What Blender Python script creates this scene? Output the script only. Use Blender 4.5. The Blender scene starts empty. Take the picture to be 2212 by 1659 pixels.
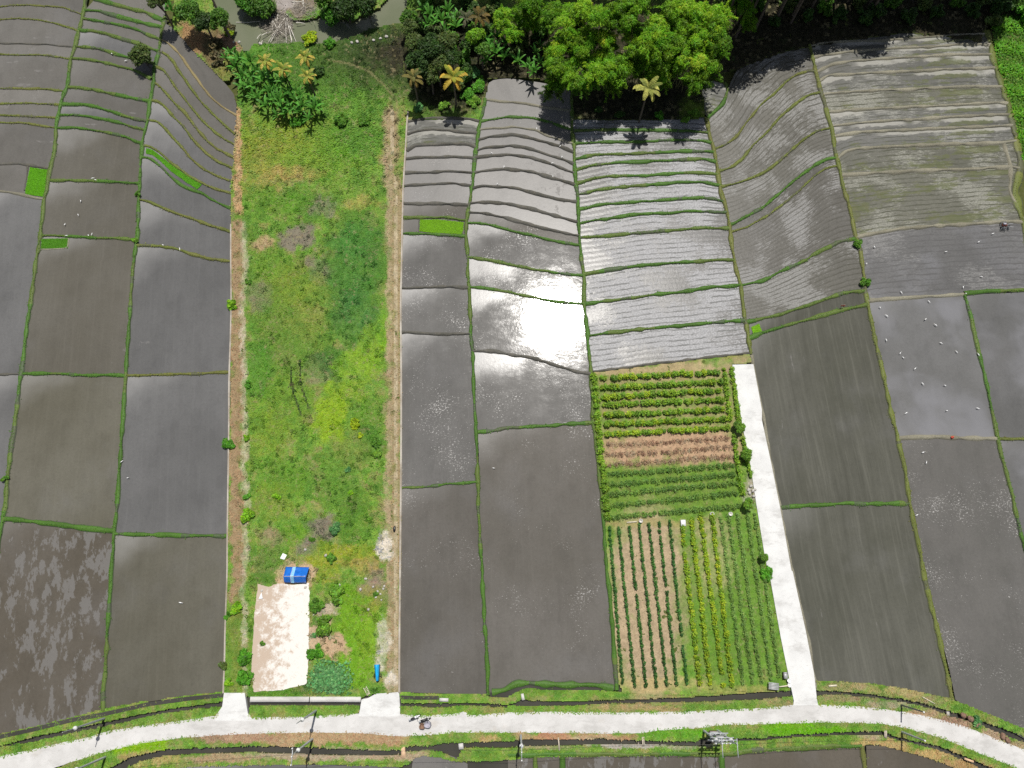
import bpy, bmesh, math, random
import numpy as np
from mathutils import Vector
SC = bpy.context.scene
COL = SC.collection
R = math.radians
rng = np.random.default_rng(7)
random.seed(7)
# ---------------------------------------------------------------- camera, sky, sun, exposure
CAM_H = 115.0
TILT = R(15.6)
FPX = 1533.0                      # focal length in units of the 2212 px wide survey picture
cam_d = bpy.data.cameras.new("camera")
cam_d.sensor_width = 36.0
cam_d.lens = FPX / 2212 * 36
cam_d.clip_end = 3000
cam = bpy.data.objects.new("camera", cam_d)
COL.objects.link(cam)
cam.location = (0, 0, CAM_H)
cam.rotation_euler = (TILT, 0, 0)
SC.camera = cam
Fv = np.array([0, math.sin(TILT), -math.cos(TILT)])
Uv = np.array([0, math.cos(TILT), math.sin(TILT)])
Xv = np.array([1.0, 0, 0])

def at(px, py, z=0.0):
    """survey pixel -> point on the level z"""
    px = np.asarray(px, float); py = np.asarray(py, float); z = np.asarray(z, float)
    d = FPX * Fv + (px - 1106)[..., None] * Xv + (829.5 - py)[..., None] * Uv
    t = (z - CAM_H) / d[..., 2]
    p = d * t[..., None]
    p[..., 2] += CAM_H
    return p

def at1(px, py, z=0.0):
    return at(np.array(px), np.array(py), np.array(z))

# the sun stands where the flooded paddy at (1200,690) mirrors it to the camera
_d = FPX * Fv + (1200 - 1106) * Xv + (829.5 - 690) * Uv
SUN = _d * np.array([1, 1, -1]); SUN /= np.linalg.norm(SUN)
SUN_EL = math.asin(SUN[2]); SUN_AZ = math.atan2(SUN[0], SUN[1])
sun_d = bpy.data.lights.new("sun", 'SUN')
sun_d.energy = 4.6; sun_d.angle = R(0.53); sun_d.color = (1.0, 0.965, 0.91)
sun = bpy.data.objects.new("sun", sun_d); COL.objects.link(sun)
sun.rotation_euler = Vector(-SUN).to_track_quat('-Z', 'Y').to_euler()
world = bpy.data.worlds.new("World"); SC.world = world; world.use_nodes = True
wn = world.node_tree
sky = wn.nodes.new('ShaderNodeTexSky'); sky.sky_type = 'NISHITA'; sky.sun_disc = False
sky.sun_elevation = SUN_EL; sky.sun_rotation = SUN_AZ; sky.air_density = 1.0; sky.dust_density = 1.5
bg = wn.nodes['Background']; bg.inputs['Strength'].default_value = 0.05
_tc = wn.nodes.new('ShaderNodeTexCoord'); _nz = wn.nodes.new('ShaderNodeTexNoise'); _nz.inputs['Scale'].default_value = 4.6; _nz.inputs['Detail'].default_value = 5; _nz.inputs['Roughness'].default_value = .55
wn.links.new(_tc.outputs['Generated'], _nz.inputs['Vector'])
_mr = wn.nodes.new('ShaderNodeMapRange'); _mr.interpolation_type = 'SMOOTHSTEP'; _mr.inputs['From Min'].default_value = .50; _mr.inputs['From Max'].default_value = .72
wn.links.new(_nz.outputs[0], _mr.inputs['Value'])
_mx = wn.nodes.new('ShaderNodeMix'); _mx.data_type = 'RGBA'; _mx.inputs[7].default_value = (15, 15, 15.5, 1)
wn.links.new(_mr.outputs[0], _mx.inputs[0]); wn.links.new(sky.outputs[0], _mx.inputs[6])
wn.links.new(_mx.outputs[2], bg.inputs['Color'])
SC.view_settings.view_transform = 'Standard'; SC.view_settings.look = 'None'
SC.view_settings.exposure = 0.0; SC.view_settings.gamma = 1.0
SC.render.engine = 'CYCLES'
SC.cycles.max_bounces = 6; SC.cycles.diffuse_bounces = 3; SC.cycles.transmission_bounces = 3
SC.cycles.use_denoising = False
try: SC.cycles.sample_clamp_indirect = 6
except Exception: pass
# ---------------------------------------------------------------- tracing helpers
S2 = 2212 / 4032
TILE = {}
for _r, row in enumerate(["ABCD", "EFGH", "IJKL", "MNOQ"]):
    for _c, ch in enumerate(row):
        zx = 1032 / 2212 * S2 if _c == 3 else (1000 / 2143 * S2 if _r == 3 else 1000 / 2212 * S2)
        zy = 750 / 1659 * S2 if (_r < 3 and _c < 3) else zx
        if _r == 3: zx = zy = (1032 / 2212 * S2 if _c == 3 else 774 / 1659 * S2)
        TILE[ch] = (_c * 1000 * S2, _r * 750 * S2, zx, zy)
TILE['z'] = (0, 0, 1, 1)

def P(s):
    """'A 10,20 30,40 E 5,5' -> survey pixels (tile letter, then points read in that tile)"""
    t = TILE['z']; out = []
    for w in s.split():
        if w in TILE: t = TILE[w]
        else:
            a, b = w.split(',')
            out.append((t[0] + float(a) * t[2], t[1] + float(b) * t[3]))
    return np.array(out)

def W(s, z=0.0):
    p = P(s) if isinstance(s, str) else np.asarray(s)
    return at(p[:, 0], p[:, 1], z)

def arclen(p):
    d = np.linalg.norm(np.diff(p[:, :2], axis=0), axis=1)
    return np.concatenate([[0], np.cumsum(d)])

def smooth(p, n=2):
    for _ in range(n):
        q = p.copy(); q[1:-1] = .25 * p[:-2] + .5 * p[1:-1] + .25 * p[2:]; p = q
    return p

def resample(p, step=None, n=None, sm=0):
    a = arclen(p)
    if n is None: n = max(2, int(a[-1] / step) + 1)
    t = np.linspace(0, a[-1], n)
    q = np.stack([np.interp(t, a, p[:, k]) for k in range(p.shape[1])], 1)
    return smooth(q, sm) if sm else q

def inpoly(x, y, poly):
    c = np.zeros(x.shape, bool); n = len(poly); j = n - 1
    for i in range(n):
        xi, yi = poly[i]; xj, yj = poly[j]
        if yi != yj:
            c ^= ((yi > y) != (yj > y)) & (x < (xj - xi) * (y - yi) / (yj - yi) + xi)
        j = i
    return c

def vnoise(x, y, s, seed=0):
    x = np.asarray(x, float) / s + seed * 17.31; y = np.asarray(y, float) / s + seed * 9.77
    xi = np.floor(x).astype(np.int64); yi = np.floor(y).astype(np.int64)
    fx = x - xi; fy = y - yi; fx = fx * fx * (3 - 2 * fx); fy = fy * fy * (3 - 2 * fy)
    def h(a, b):
        n = (a * 374761393 + b * 668265263 + seed * 1013) & 0x7fffffff
        n = ((n ^ (n >> 13)) * 1274126177) & 0x7fffffff
        return ((n ^ (n >> 16)) & 0xffff) / 65535.0
    return (h(xi, yi) * (1 - fx) + h(xi + 1, yi) * fx) * (1 - fy) + (h(xi, yi + 1) * (1 - fx) + h(xi + 1, yi + 1) * fx) * fy

def fbm(x, y, s, seed=0):
    return .5 * vnoise(x, y, s, seed) + .3 * vnoise(x, y, s / 2.3, seed + 1) + .2 * vnoise(x, y, s / 5, seed + 2)

def lin(r, g, b, k=0.8):
    f = lambda c: (c / 255 / 12.92) if c / 255 <= .04045 else ((c / 255 + .055) / 1.055) ** 2.4
    return (f(r) * k, f(g) * k, f(b) * k)

# ---------------------------------------------------------------- mesh builder
class MB:
    def __init__(s): s.V = []; s.F = {}; s.n = 0; s.C = {}; s.M = {}; s.UV = None
    def add(s, V, F, col=None, mi=0):
        V = np.asarray(V, float).reshape(-1, 3); F = np.asarray(F, np.int64)
        if F.ndim == 1: F = F[None]
        k = F.shape[1]
        s.V.append(V); s.F.setdefault(k, []).append(F + s.n); s.n += len(V)
        if col is None: col = (1, 1, 1)
        col = np.asarray(col, float)
        if col.ndim == 1: col = np.repeat(col[None], len(F), 0)
        s.C.setdefault(k, []).append(col); s.M.setdefault(k, []).append(np.full(len(F), mi))
        return s
    def box(s, c, size, rz=0, col=None, mi=0, rot=None):
        v = np.array([[x, y, z] for x in (-.5, .5) for y in (-.5, .5) for z in (-.5, .5)]) * np.array(size)
        if rot is not None: v = v @ np.asarray(rot).T
        if rz:
            ca, sa = math.cos(rz), math.sin(rz); v = v @ np.array([[ca, -sa, 0], [sa, ca, 0], [0, 0, 1]]).T
        f = [[0, 1, 3, 2], [4, 6, 7, 5], [0, 4, 5, 1], [2, 3, 7, 6], [0, 2, 6, 4], [1, 5, 7, 3]]
        return s.add(v + np.array(c), f, col, mi)
    def tube(s, pts, rad, n=8, col=None, mi=0, caps=True):
        pts = np.asarray(pts, float); m = len(pts)
        rad = np.full(m, rad) if np.isscalar(rad) else np.asarray(rad, float)
        T = np.gradient(pts, axis=0); T /= np.linalg.norm(T, axis=1)[:, None] + 1e-9
        ref = np.array([0, 0, 1.0]) if abs(T[0, 2]) < .9 else np.array([1.0, 0, 0])
        V = []
        for i in range(m):
            a = np.cross(T[i], ref); a /= np.linalg.norm(a) + 1e-9; b = np.cross(T[i], a)
            th = np.linspace(0, 2 * math.pi, n, endpoint=False)
            V.append(pts[i] + rad[i] * (np.cos(th)[:, None] * a + np.sin(th)[:, None] * b))
        V = np.concatenate(V)
        F = [[i * n + j, i * n + (j + 1) % n, (i + 1) * n + (j + 1) % n, (i + 1) * n + j] for i in range(m - 1) for j in range(n)]
        s.add(V, F, col, mi)
        if caps:
            s.add(V[:n], [list(range(n))[::-1]], col, mi); s.add(V[-n:], [list(range(n))], col, mi)
        return s
    def ell(s, c, r, nu=10, nv=6, col=None, mi=0, rot=None):
        V = [[0, 0, 1]]
        for i in range(1, nv):
            p = math.pi * i / nv
            for j in range(nu):
                t = 2 * math.pi * j / nu; V.append([math.sin(p) * math.cos(t), math.sin(p) * math.sin(t), math.cos(p)])
        V.append([0, 0, -1]); V = np.array(V) * np.array(r)
        if rot is not None: V = V @ np.asarray(rot).T
        V = V + np.array(c); L = len(V) - 1
        T = [[0, 1 + j, 1 + (j + 1) % nu] for j in range(nu)] + [[L, L - nu + (j + 1) % nu, L - nu + j] for j in range(nu)]
        Q = [[1 + i * nu + j, 1 + (i + 1) * nu + j, 1 + (i + 1) * nu + (j + 1) % nu, 1 + i * nu + (j + 1) % nu] for i in range(nv - 2) for j in range(nu)]
        n0 = s.n; s.add(V, T, col, mi)
        s.F.setdefault(4, []).append(np.array(Q) + n0)
        cc = (1, 1, 1) if col is None else col
        s.C.setdefault(4, []).append(np.repeat(np.asarray(cc, float)[None], len(Q), 0)); s.M.setdefault(4, []).append(np.full(len(Q), mi))
        return s
    def lathe(s, prof, c=(0, 0, 0), n=12, col=None, mi=0):
        V = []; m = len(prof)
        for r, z in prof:
            for j in range(n):
                t = 2 * math.pi * j / n; V.append([c[0] + r * math.cos(t), c[1] + r * math.sin(t), c[2] + z])
        F = [[i * n + j, i * n + (j + 1) % n, (i + 1) * n + (j + 1) % n, (i + 1) * n + j] for i in range(m - 1) for j in range(n)]
        s.add(V, F, col, mi); s.add(V[-n:], [list(range(n))], col, mi); s.add(V[:n], [list(range(n))[::-1]], col, mi)
        return s
    def mesh(s, name, mats, smooth=False):
        me = bpy.data.meshes.new(name)
        V = np.concatenate(s.V)
        me.vertices.add(len(V)); me.vertices.foreach_set("co", V.ravel())
        ks = sorted(s.F); idx = np.concatenate([np.concatenate(s.F[k]).ravel() for k in ks])
        tot = np.concatenate([np.full(sum(len(f) for f in s.F[k]), k) for k in ks])
        st = np.concatenate([[0], np.cumsum(tot)[:-1]])
        me.loops.add(len(idx)); me.loops.foreach_set("vertex_index", idx.astype(np.int32))
        me.polygons.add(len(tot)); me.polygons.foreach_set("loop_start", st.astype(np.int32)); me.polygons.foreach_set("loop_total", tot.astype(np.int32))
        me.polygons.foreach_set("material_index", np.concatenate([np.concatenate(s.M[k]) for k in ks]).astype(np.int32))
        if smooth: me.polygons.foreach_set("use_smooth", np.ones(len(tot), bool))
        c = np.concatenate([np.concatenate(s.C[k]) for k in ks]); c = np.concatenate([c, np.ones((len(c), 1))], 1)
        a = me.attributes.new("Col", 'FLOAT_COLOR', 'FACE'); a.data.foreach_set("color", c.astype(np.float32).ravel())
        for m in (mats if isinstance(mats, (list, tuple)) else [mats]): me.materials.append(m)
        me.update(calc_edges=True)
        return me
    def build(s, name, mats, parent=None, smooth=False, loc=None):
        o = bpy.data.objects.new(name, s.mesh(name, mats, smooth)); COL.objects.link(o)
        if parent is not None: o.parent = parent
        if loc is not None: o.location = loc
        return o

def tag(o, label=None, cat=None, group=None, kind=None):
    if label: o['label'] = label
    if cat: o['category'] = cat
    if group: o['group'] = group
    if kind: o['kind'] = kind
    return o

def thing(name, label, cat, loc=(0, 0, 0), rz=0, group=None):
    o = bpy.data.objects.new(name, None); COL.objects.link(o); o.empty_display_size = .2
    o.location = loc; o.rotation_euler = (0, 0, rz)
    return tag(o, label, cat, group)

def copy_tree(o, loc=None, rz=None, sc=None, label=None, group=None, parent=None):
    c = o.copy(); COL.objects.link(c)
    if parent is not None: c.parent = parent
    for ch in list(o.children): copy_tree(ch, parent=c)
    if loc is not None: c.location = loc
    if rz is not None: c.rotation_euler = (0, 0, rz)
    if sc is not None: c.scale = (sc, sc, sc) if np.isscalar(sc) else sc
    if label: c['label'] = label
    if group: c['group'] = group
    return c

# ---------------------------------------------------------------- materials
class NT:
    def __init__(s, name):
        s.m = bpy.data.materials.new(name); s.m.use_nodes = True; s.t = s.m.node_tree
        s.b = s.t.nodes['Principled BSDF']; s.out = s.t.nodes['Material Output']
    def n(s, typ, props=None, **inp):
        x = s.t.nodes.new(typ)
        for k, v in (props or {}).items(): setattr(x, k, v)
        for k, v in inp.items():
            k = int(k[1:]) if k[0] == '_' and k[1:].isdigit() else k.replace('_', ' ')
            s.set(x.inputs[k], v)
        return x
    def set(s, sock, v):
        if isinstance(v, bpy.types.NodeSocket): s.t.links.new(v, sock)
        elif isinstance(v, tuple) and len(v) == 3 and sock.type == 'RGBA': sock.default_value = (*v, 1)
        else: sock.default_value = v
    def noise(s, vec, scale, detail=3, rough=.55, dist=0):
        return s.n('ShaderNodeTexNoise', Vector=vec, Scale=scale, Detail=detail, Roughness=rough, Distortion=dist).outputs[0]
    def ramp(s, f, a, b):          # smoothstep a..b -> 0..1
        return s.n('ShaderNodeMapRange', {'interpolation_type': 'SMOOTHSTEP'}, Value=f, From_Min=a, From_Max=b).outputs[0]
    def mix(s, f, a, b):
        x = s.n('ShaderNodeMix', {'data_type': 'RGBA'})
        s.set(x.inputs[0], f); s.set(x.inputs[6], a); s.set(x.inputs[7], b); return x.outputs[2]
    def math(s, op, a, b=0.0, c=None):
        x = s.n('ShaderNodeMath', {'operation': op}); s.set(x.inputs[0], a); s.set(x.inputs[1], b)
        if c is not None: s.set(x.inputs[2], c)
        return x.outputs[0]
    def pos(s): return s.n('ShaderNodeNewGeometry').outputs['Position']
    def scalev(s, v, sc): return s.n('ShaderNodeVectorMath', {'operation': 'MULTIPLY'}, _0=v, _1=sc).outputs[0]
    def addv(s, v, w): return s.n('ShaderNodeVectorMath', {'operation': 'ADD'}, _0=v, _1=w).outputs[0]
    def bump(s, h, strength=.3, dist=.1):
        s.set(s.b.inputs['Normal'], s.n('ShaderNodeBump', Height=h, Strength=strength, Distance=dist).outputs[0])

def plain(name, col, rough=.6, metal=0.0, var=.12, scale=3.0, spec=.5):
    t = NT(name); p = t.pos(); f = t.noise(p, scale, 4)
    a = tuple(c * (1 - var) for c in col); b = tuple(min(1, c * (1 + var)) for c in col)
    t.set(t.b.inputs['Base Color'], t.mix(t.ramp(f, .3, .7), a, b))
    t.b.inputs['Roughness'].default_value = rough; t.b.inputs['Metallic'].default_value = metal
    t.b.inputs['Specular IOR Level'].default_value = spec
    return t.m

def veg(name, trans=.3, rough=.55, spec=.25, gain=1.0):
    t = NT(name)
    c = t.n('ShaderNodeAttribute', {'attribute_name': 'Col'}).outputs['Color']
    f = t.noise(t.pos(), 6.0, 2)
    c = t.mix(t.math('MULTIPLY', t.ramp(f, .3, .8), .22), c, (.02, .03, .004))
    t.set(t.b.inputs['Base Color'], c)
    t.b.inputs['Roughness'].default_value = rough; t.b.inputs['Specular IOR Level'].default_value = spec
    if trans:
        tr = t.n('ShaderNodeBsdfTranslucent', Color=c)
        mx = t.n('ShaderNodeMixShader', Fac=trans)
        t.t.links.new(t.b.outputs[0], mx.inputs[1]); t.t.links.new(tr.outputs[0], mx.inputs[2])
        t.t.links.new(mx.outputs[0], t.out.inputs[0])
    return t.m

M = {}
M['grass'] = veg('grass_blades', .25)
M['leaf'] = veg('leaf', .28)
M['bamboo_leaf'] = veg('bamboo_leaf', .35, .5)
M['banana_leaf'] = veg('banana_leaf', .25, .5, .3)
M['bark'] = plain('bark', (.13, .10, .075), .9, var=.4, scale=5)
M['culm'] = plain('bamboo_culm', (.22, .21, .08), .5, var=.3)
M['deadbamboo'] = plain('dry_bamboo', (.60, .57, .50), .7, var=.25, scale=2)

# soil whose colour per face is laid out on the land itself
t = NT('soil'); p = t.pos()
c = t.n('ShaderNodeAttribute', {'attribute_name': 'Col'}).outputs['Color']
f1 = t.noise(p, 1.1, 5, .65); f2 = t.noise(p, 5.0, 4, .7)
c = t.mix(t.math('MULTIPLY', t.ramp(f1, .35, .75), .35), c, t.mix(.5, c, (.30, .25, .17)))
c = t.mix(t.math('MULTIPLY', t.ramp(f2, .35, .7), .35), c, (.035, .045, .012))
t.set(t.b.inputs['Base Color'], c); t.b.inputs['Roughness'].default_value = .95; t.b.inputs['Specular IOR Level'].default_value = .1
t.bump(f2, .6, .15); M['soil'] = t.m

# pale village concrete
def concrete(name, c1, c2, stain, sand=None):
    t = NT(name); p = t.pos()
    f = t.noise(p, .35, 5, .6); g = t.noise(p, 2.2, 5, .7)
    c = t.mix(t.ramp(f, .3, .7), c1, c2)
    c = t.mix(t.math('MULTIPLY', t.ramp(g, .56, .72), .45), c, stain)
    # hairline cracks between cast panels
    vor = t.n('ShaderNodeTexVoronoi', {'feature': 'DISTANCE_TO_EDGE'}, Vector=t.addv(p, t.n('ShaderNodeTexNoise', Vector=p, Scale=.8).outputs['Color']), Scale=.16).outputs['Distance']
    c = t.mix(t.math('MULTIPLY', t.math('SUBTRACT', 1.0, t.ramp(vor, 0, .008)), .18), c, stain)
    dirt = t.noise(t.scalev(p, (.22, .5, 1)), 1.0, 6, .72); c = t.mix(t.math('MULTIPLY', t.ramp(dirt, .48, .68), .55), c, stain)
    if sand:
        h = t.noise(p, .28, 5, .65)
        c = t.mix(t.math('MULTIPLY', t.ramp(h, .58, .72), .5), c, sand)
    t.set(t.b.inputs['Base Color'], c); t.b.inputs['Roughness'].default_value = .85; t.b.inputs['Specular IOR Level'].default_value = .25
    t.bump(g, .15, .03); return t.m
M['road'] = concrete('road_concrete', (.50, .49, .47), (.585, .575, .555), (.36, .35, .33), (.46, .42, .37))
M['drive'] = concrete('drive_concrete', (.58, .58, .565), (.66, .66, .64), (.37, .36, .34))
M['wallc'] = concrete('wall_concrete', (.33, .28, .22), (.50, .46, .40), (.20, .18, .13))
M['canalwall'] = concrete('canal_wall_concrete', (.50, .48, .45), (.60, .59, .56), (.33, .32, .29))

def water(name, c1, c2, rough=.08):
    t = NT(name); p = t.pos()
    t.set(t.b.inputs['Base Color'], t.mix(t.ramp(t.noise(p, .12, 4), .3, .7), c1, c2))
    t.b.inputs['Roughness'].default_value = rough; t.b.inputs['IOR'].default_value = 1.33
    t.bump(t.noise(p, 1.6, 3), .04, .05); return t.m
M['canal'] = water('canal_water', (.045, .044, .036), (.065, .062, .052))
M['river'] = water('river_water', (.125, .14, .085), (.155, .165, .11))

# flooded and ploughed paddies; UV is metric: u along the upper bund, v down the field
def paddy(name, c1, c2, rough=.1, corner=.0, streak=0.0, patch=0.0, patch_lo=.56, patchcol=(.22, .21, .20), speck=0.0, rows=0.0,
          furrow=(.07, .067, .06), film=0.0, glintcol=(.30, .30, .30), weeds=0.0, ripple=.05, cloudrefl=0.0, pst=(1, 1, 1), prough=.3, lines=0.0, top=0.0, mott=.35, fs=(.9, 4.6, 1), rvar=0.0):
    t = NT(name); p = t.pos()
    uv = t.n('ShaderNodeUVMap').outputs[0]
    sep = t.n('ShaderNodeSeparateXYZ', Vector=uv); u, v = sep.outputs[0], sep.outputs[1]
    oi = t.n('ShaderNodeObjectInfo').outputs['Random']
    big = t.noise(p, .05, 4, .6); c = t.mix(t.ramp(big, .33, .67), c1, c2)
    mo = t.noise(t.scalev(uv, (1.0, .55, 1)), .28, 6, .72); c = t.mix(t.math('MULTIPLY', t.ramp(mo, .42, .72), mott), c, tuple(x * .62 for x in c1))
    hl = t.noise(t.addv(p, (31.0, 7.0, 0.0)), .075, 5, .6); c = t.mix(t.math('MULTIPLY', t.ramp(hl, .5, .75), .30), c, (.155, .152, .15))
    fine = t.noise(p, 2.4, 4, .7); c = t.mix(t.math('MULTIPLY', t.ramp(fine, .4, .75), .22), c, tuple(x * .6 for x in c1))
    tone = t.math('MULTIPLY_ADD', oi, .22, .89)
    c = t.mix(1.0, c, c)
    hsv = t.n('ShaderNodeHueSaturation', Color=c, Value=tone); c = hsv.outputs[0]
    r = rough
    if rvar: r = t.math('MULTIPLY_ADD', t.ramp(t.noise(t.scalev(uv, (.6, 1.0, 1)), .5, 5, .7), .42, .68), rvar, rough)
    if lines:      # faint planting lines running down the field
        ln = t.noise(t.scalev(uv, (1.6, .06, 1)), 1.0, 4, .7)
        c = t.mix(t.math('MULTIPLY', t.ramp(ln, .48, .7), lines), c, tuple(x * 1.55 for x in c2))
        ln2 = t.noise(t.scalev(uv, (.9, .05, 1)), 1.0, 3, .6)
        c = t.mix(t.math('MULTIPLY', t.ramp(ln2, .5, .72), lines * .8), c, tuple(x * .66 for x in c1))
    if cloudrefl:       # sky clouds mirrored in the water, painted into the colour
        sl = t.noise(t.addv(p, t.scalev(t.n('ShaderNodeTexNoise', Vector=p, Scale=.12).outputs['Color'], (6, 6, 0))), .09, 4, .5)
        c = t.mix(t.math('MULTIPLY', t.ramp(sl, .42, .68), cloudrefl), c, (.20, .20, .21))
    h = t.noise(p, 1.9, 4, .65)
    if patch:      # mud standing proud of the water
        pn = t.math('MULTIPLY_ADD', t.math('SUBTRACT', t.noise(t.addv(p, (3.0, 9.0, 0.0)), .07, 3), .5), .45, t.noise(t.scalev(uv, pst), .33, 7, .72))
        pm = t.math('MULTIPLY', t.ramp(pn, patch_lo, patch_lo + .025), patch)
        c = t.mix(pm, c, patchcol); r = t.math('MULTIPLY_ADD', pm, prough, r) if not isinstance(r, float) else t.math('MULTIPLY_ADD', pm, prough, rough)
    if rows:
        cl = t.noise(t.scalev(uv, (1.3, 2.2, 1)), 1.7, 5, .8); c = t.mix(t.math('MULTIPLY', t.ramp(cl, .46, .66), .5), c, tuple(x * .55 for x in c1))
        wob = t.math('MULTIPLY', t.noise(t.scalev(uv, (.13, .10, 1)), 1.0, 4, .6), rows * 1.6)
        ph = t.math('FRACT', t.math('DIVIDE', t.math('ADD', v, wob), rows))
        tri = t.math('ABSOLUTE', t.math('SUBTRACT', ph, .5))                       # 0 at the furrow
        brk = t.noise(t.scalev(uv, (.35, 2.0, 1)), 1.0, 4, .7)
        fm = t.math('MULTIPLY', t.math('SUBTRACT', 1.0, t.ramp(tri, .05, .2)), t.ramp(brk, .36, .56))
        fl = t.noise(t.scalev(uv, fs), 1.0, 6, .8)                       # wet film in short dashes along the rows, its sun glitter painted pale
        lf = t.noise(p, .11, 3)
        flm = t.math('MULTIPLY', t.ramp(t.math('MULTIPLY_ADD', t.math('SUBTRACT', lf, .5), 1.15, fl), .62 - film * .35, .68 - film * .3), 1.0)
        c = t.mix(t.math('MULTIPLY', flm, .85), c, t.mix(t.ramp(t.noise(t.scalev(uv, (2.0, 3.0, 1)), 1.6, 4, .75), .4, .62), glintcol, tuple(x * .55 for x in glintcol)))
        c = t.mix(t.math('MULTIPLY', fm, .85), c, furrow)
        r = t.math('MULTIPLY_ADD', flm, .22, rough)
        h = t.math('ADD', t.math('MULTIPLY', h, .6), t.math('MULTIPLY', tri, .8))
    if weeds:
        wn_ = t.noise(t.scalev(uv, (.35, 1.2, 1)), 1.0, 6, .75); lw = t.noise(t.scalev(uv, (.06, .22, 1)), 1.0, 3)
        wm = t.ramp(t.math('ADD', wn_, t.math('MULTIPLY', t.math('SUBTRACT', lw, .5), 1.1)), .66 - weeds * .3, .74 - weeds * .25)
        c = t.mix(t.math('MULTIPLY', wm, .6), c, t.mix(t.noise(p, .8, 3), (.075, .105, .035), (.14, .135, .06)))
        r = t.math('MULTIPLY_ADD', wm, .3, r if not isinstance(r, float) else rough)
    if speck:      # floating straw and stubble, with sun sparkles painted in as pale specks
        sp = t.noise(t.scalev(uv, (3.2, 4.2, 1)), 1.0, 3, .8); ls = t.noise(p, .13, 3, .6)
        sm = t.ramp(t.math('MULTIPLY_ADD', t.math('SUBTRACT', ls, .5), .55, sp), .72 - speck * .1, .755 - speck * .1)
        c = t.mix(t.math('MULTIPLY', sm, .8), c, (.40, .39, .37)); r = t.math('MULTIPLY_ADD', sm, .25, r if not isinstance(r, float) else rough)
    if top:        # dried pale crust under the upper bund
        tv = t.math('ADD', v, t.math('MULTIPLY', t.noise(t.scalev(uv, (.5, 1.4, 1)), 1.0, 5, .7), 2.2)); tl = t.noise(t.addv(t.scalev(uv, (.10, .02, 1)), t.n('ShaderNodeCombineXYZ', X=oi, Y=oi).outputs[0]), 1.0, 2)
        tm = t.math('MULTIPLY', t.math('MULTIPLY', t.math('SUBTRACT', 1.0, t.ramp(tv, 1.9, 2.3)), t.ramp(tl, .42, .5)), top)
        c = t.mix(tm, c, (.40, .39, .35)); r = t.math('MULTIPLY_ADD', tm, .3, r if not isinstance(r, float) else rough)
    if corner:     # water ruffled by wind over the bund, its glint also painted pale
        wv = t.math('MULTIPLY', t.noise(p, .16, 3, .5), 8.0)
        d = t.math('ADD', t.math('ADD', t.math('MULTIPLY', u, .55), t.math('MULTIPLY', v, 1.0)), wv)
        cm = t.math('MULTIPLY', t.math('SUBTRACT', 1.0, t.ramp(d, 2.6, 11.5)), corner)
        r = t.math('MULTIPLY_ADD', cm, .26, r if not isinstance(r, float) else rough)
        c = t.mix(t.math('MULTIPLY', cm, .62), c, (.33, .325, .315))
    t.set(t.b.inputs['Base Color'], c); t.set(t.b.inputs['Roughness'], r)
    t.b.inputs['IOR'].default_value = 1.33
    t.bump(h, ripple, .12)
    return t.m
MUD1, MUD2 = (.106, .098, .078), (.130, .122, .102)
GRY1, GRY2 = (.103, .102, .099), (.126, .125, .122)
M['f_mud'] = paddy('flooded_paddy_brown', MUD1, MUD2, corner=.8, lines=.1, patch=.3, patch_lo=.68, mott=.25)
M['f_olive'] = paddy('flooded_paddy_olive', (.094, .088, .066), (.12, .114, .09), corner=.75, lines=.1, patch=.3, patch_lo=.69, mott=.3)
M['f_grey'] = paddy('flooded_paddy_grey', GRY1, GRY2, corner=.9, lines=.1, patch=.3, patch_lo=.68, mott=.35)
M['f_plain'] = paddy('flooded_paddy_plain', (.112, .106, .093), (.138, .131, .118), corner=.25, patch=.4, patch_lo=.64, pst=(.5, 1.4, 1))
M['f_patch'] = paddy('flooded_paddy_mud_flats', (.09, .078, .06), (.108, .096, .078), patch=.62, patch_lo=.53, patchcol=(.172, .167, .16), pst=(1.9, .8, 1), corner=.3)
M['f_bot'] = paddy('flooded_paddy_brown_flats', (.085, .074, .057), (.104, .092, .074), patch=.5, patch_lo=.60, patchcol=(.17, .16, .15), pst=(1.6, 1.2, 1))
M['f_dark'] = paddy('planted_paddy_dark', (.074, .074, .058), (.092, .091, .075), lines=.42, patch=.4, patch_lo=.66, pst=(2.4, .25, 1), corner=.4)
M['f_cloud'] = paddy('flooded_paddy_painted_clouds', (.112, .111, .106), (.138, .137, .134), cloudrefl=.8, corner=.25)
M['f_speck'] = paddy('flooded_paddy_straw_sparkle', (.096, .089, .076), (.12, .112, .10), speck=.4, lines=.08, corner=.45, mott=.35)
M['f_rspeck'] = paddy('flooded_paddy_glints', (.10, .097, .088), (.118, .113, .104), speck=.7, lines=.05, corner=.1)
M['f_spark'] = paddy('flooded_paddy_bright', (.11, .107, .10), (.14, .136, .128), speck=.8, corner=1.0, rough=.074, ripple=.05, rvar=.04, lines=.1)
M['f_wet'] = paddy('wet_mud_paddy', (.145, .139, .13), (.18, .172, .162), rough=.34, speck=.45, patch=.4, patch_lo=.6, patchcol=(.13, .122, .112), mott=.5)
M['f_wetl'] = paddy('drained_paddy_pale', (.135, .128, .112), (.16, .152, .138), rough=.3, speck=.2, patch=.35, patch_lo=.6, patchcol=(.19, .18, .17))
M['f_silver'] = paddy('ploughed_paddy_silver', (.12, .116, .108), (.15, .146, .14), rough=.30, rows=.95, film=.56, fs=(2.0, 4.2, 1), glintcol=(.39, .39, .395), furrow=(.07, .072, .067), ripple=.22)
M['f_diag'] = paddy('ploughed_paddy_grey', (.092, .088, .072), (.115, .11, .092), rough=.35, rows=.85, film=.36, glintcol=(.26, .256, .24), furrow=(.045, .043, .03), ripple=.2)
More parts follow.
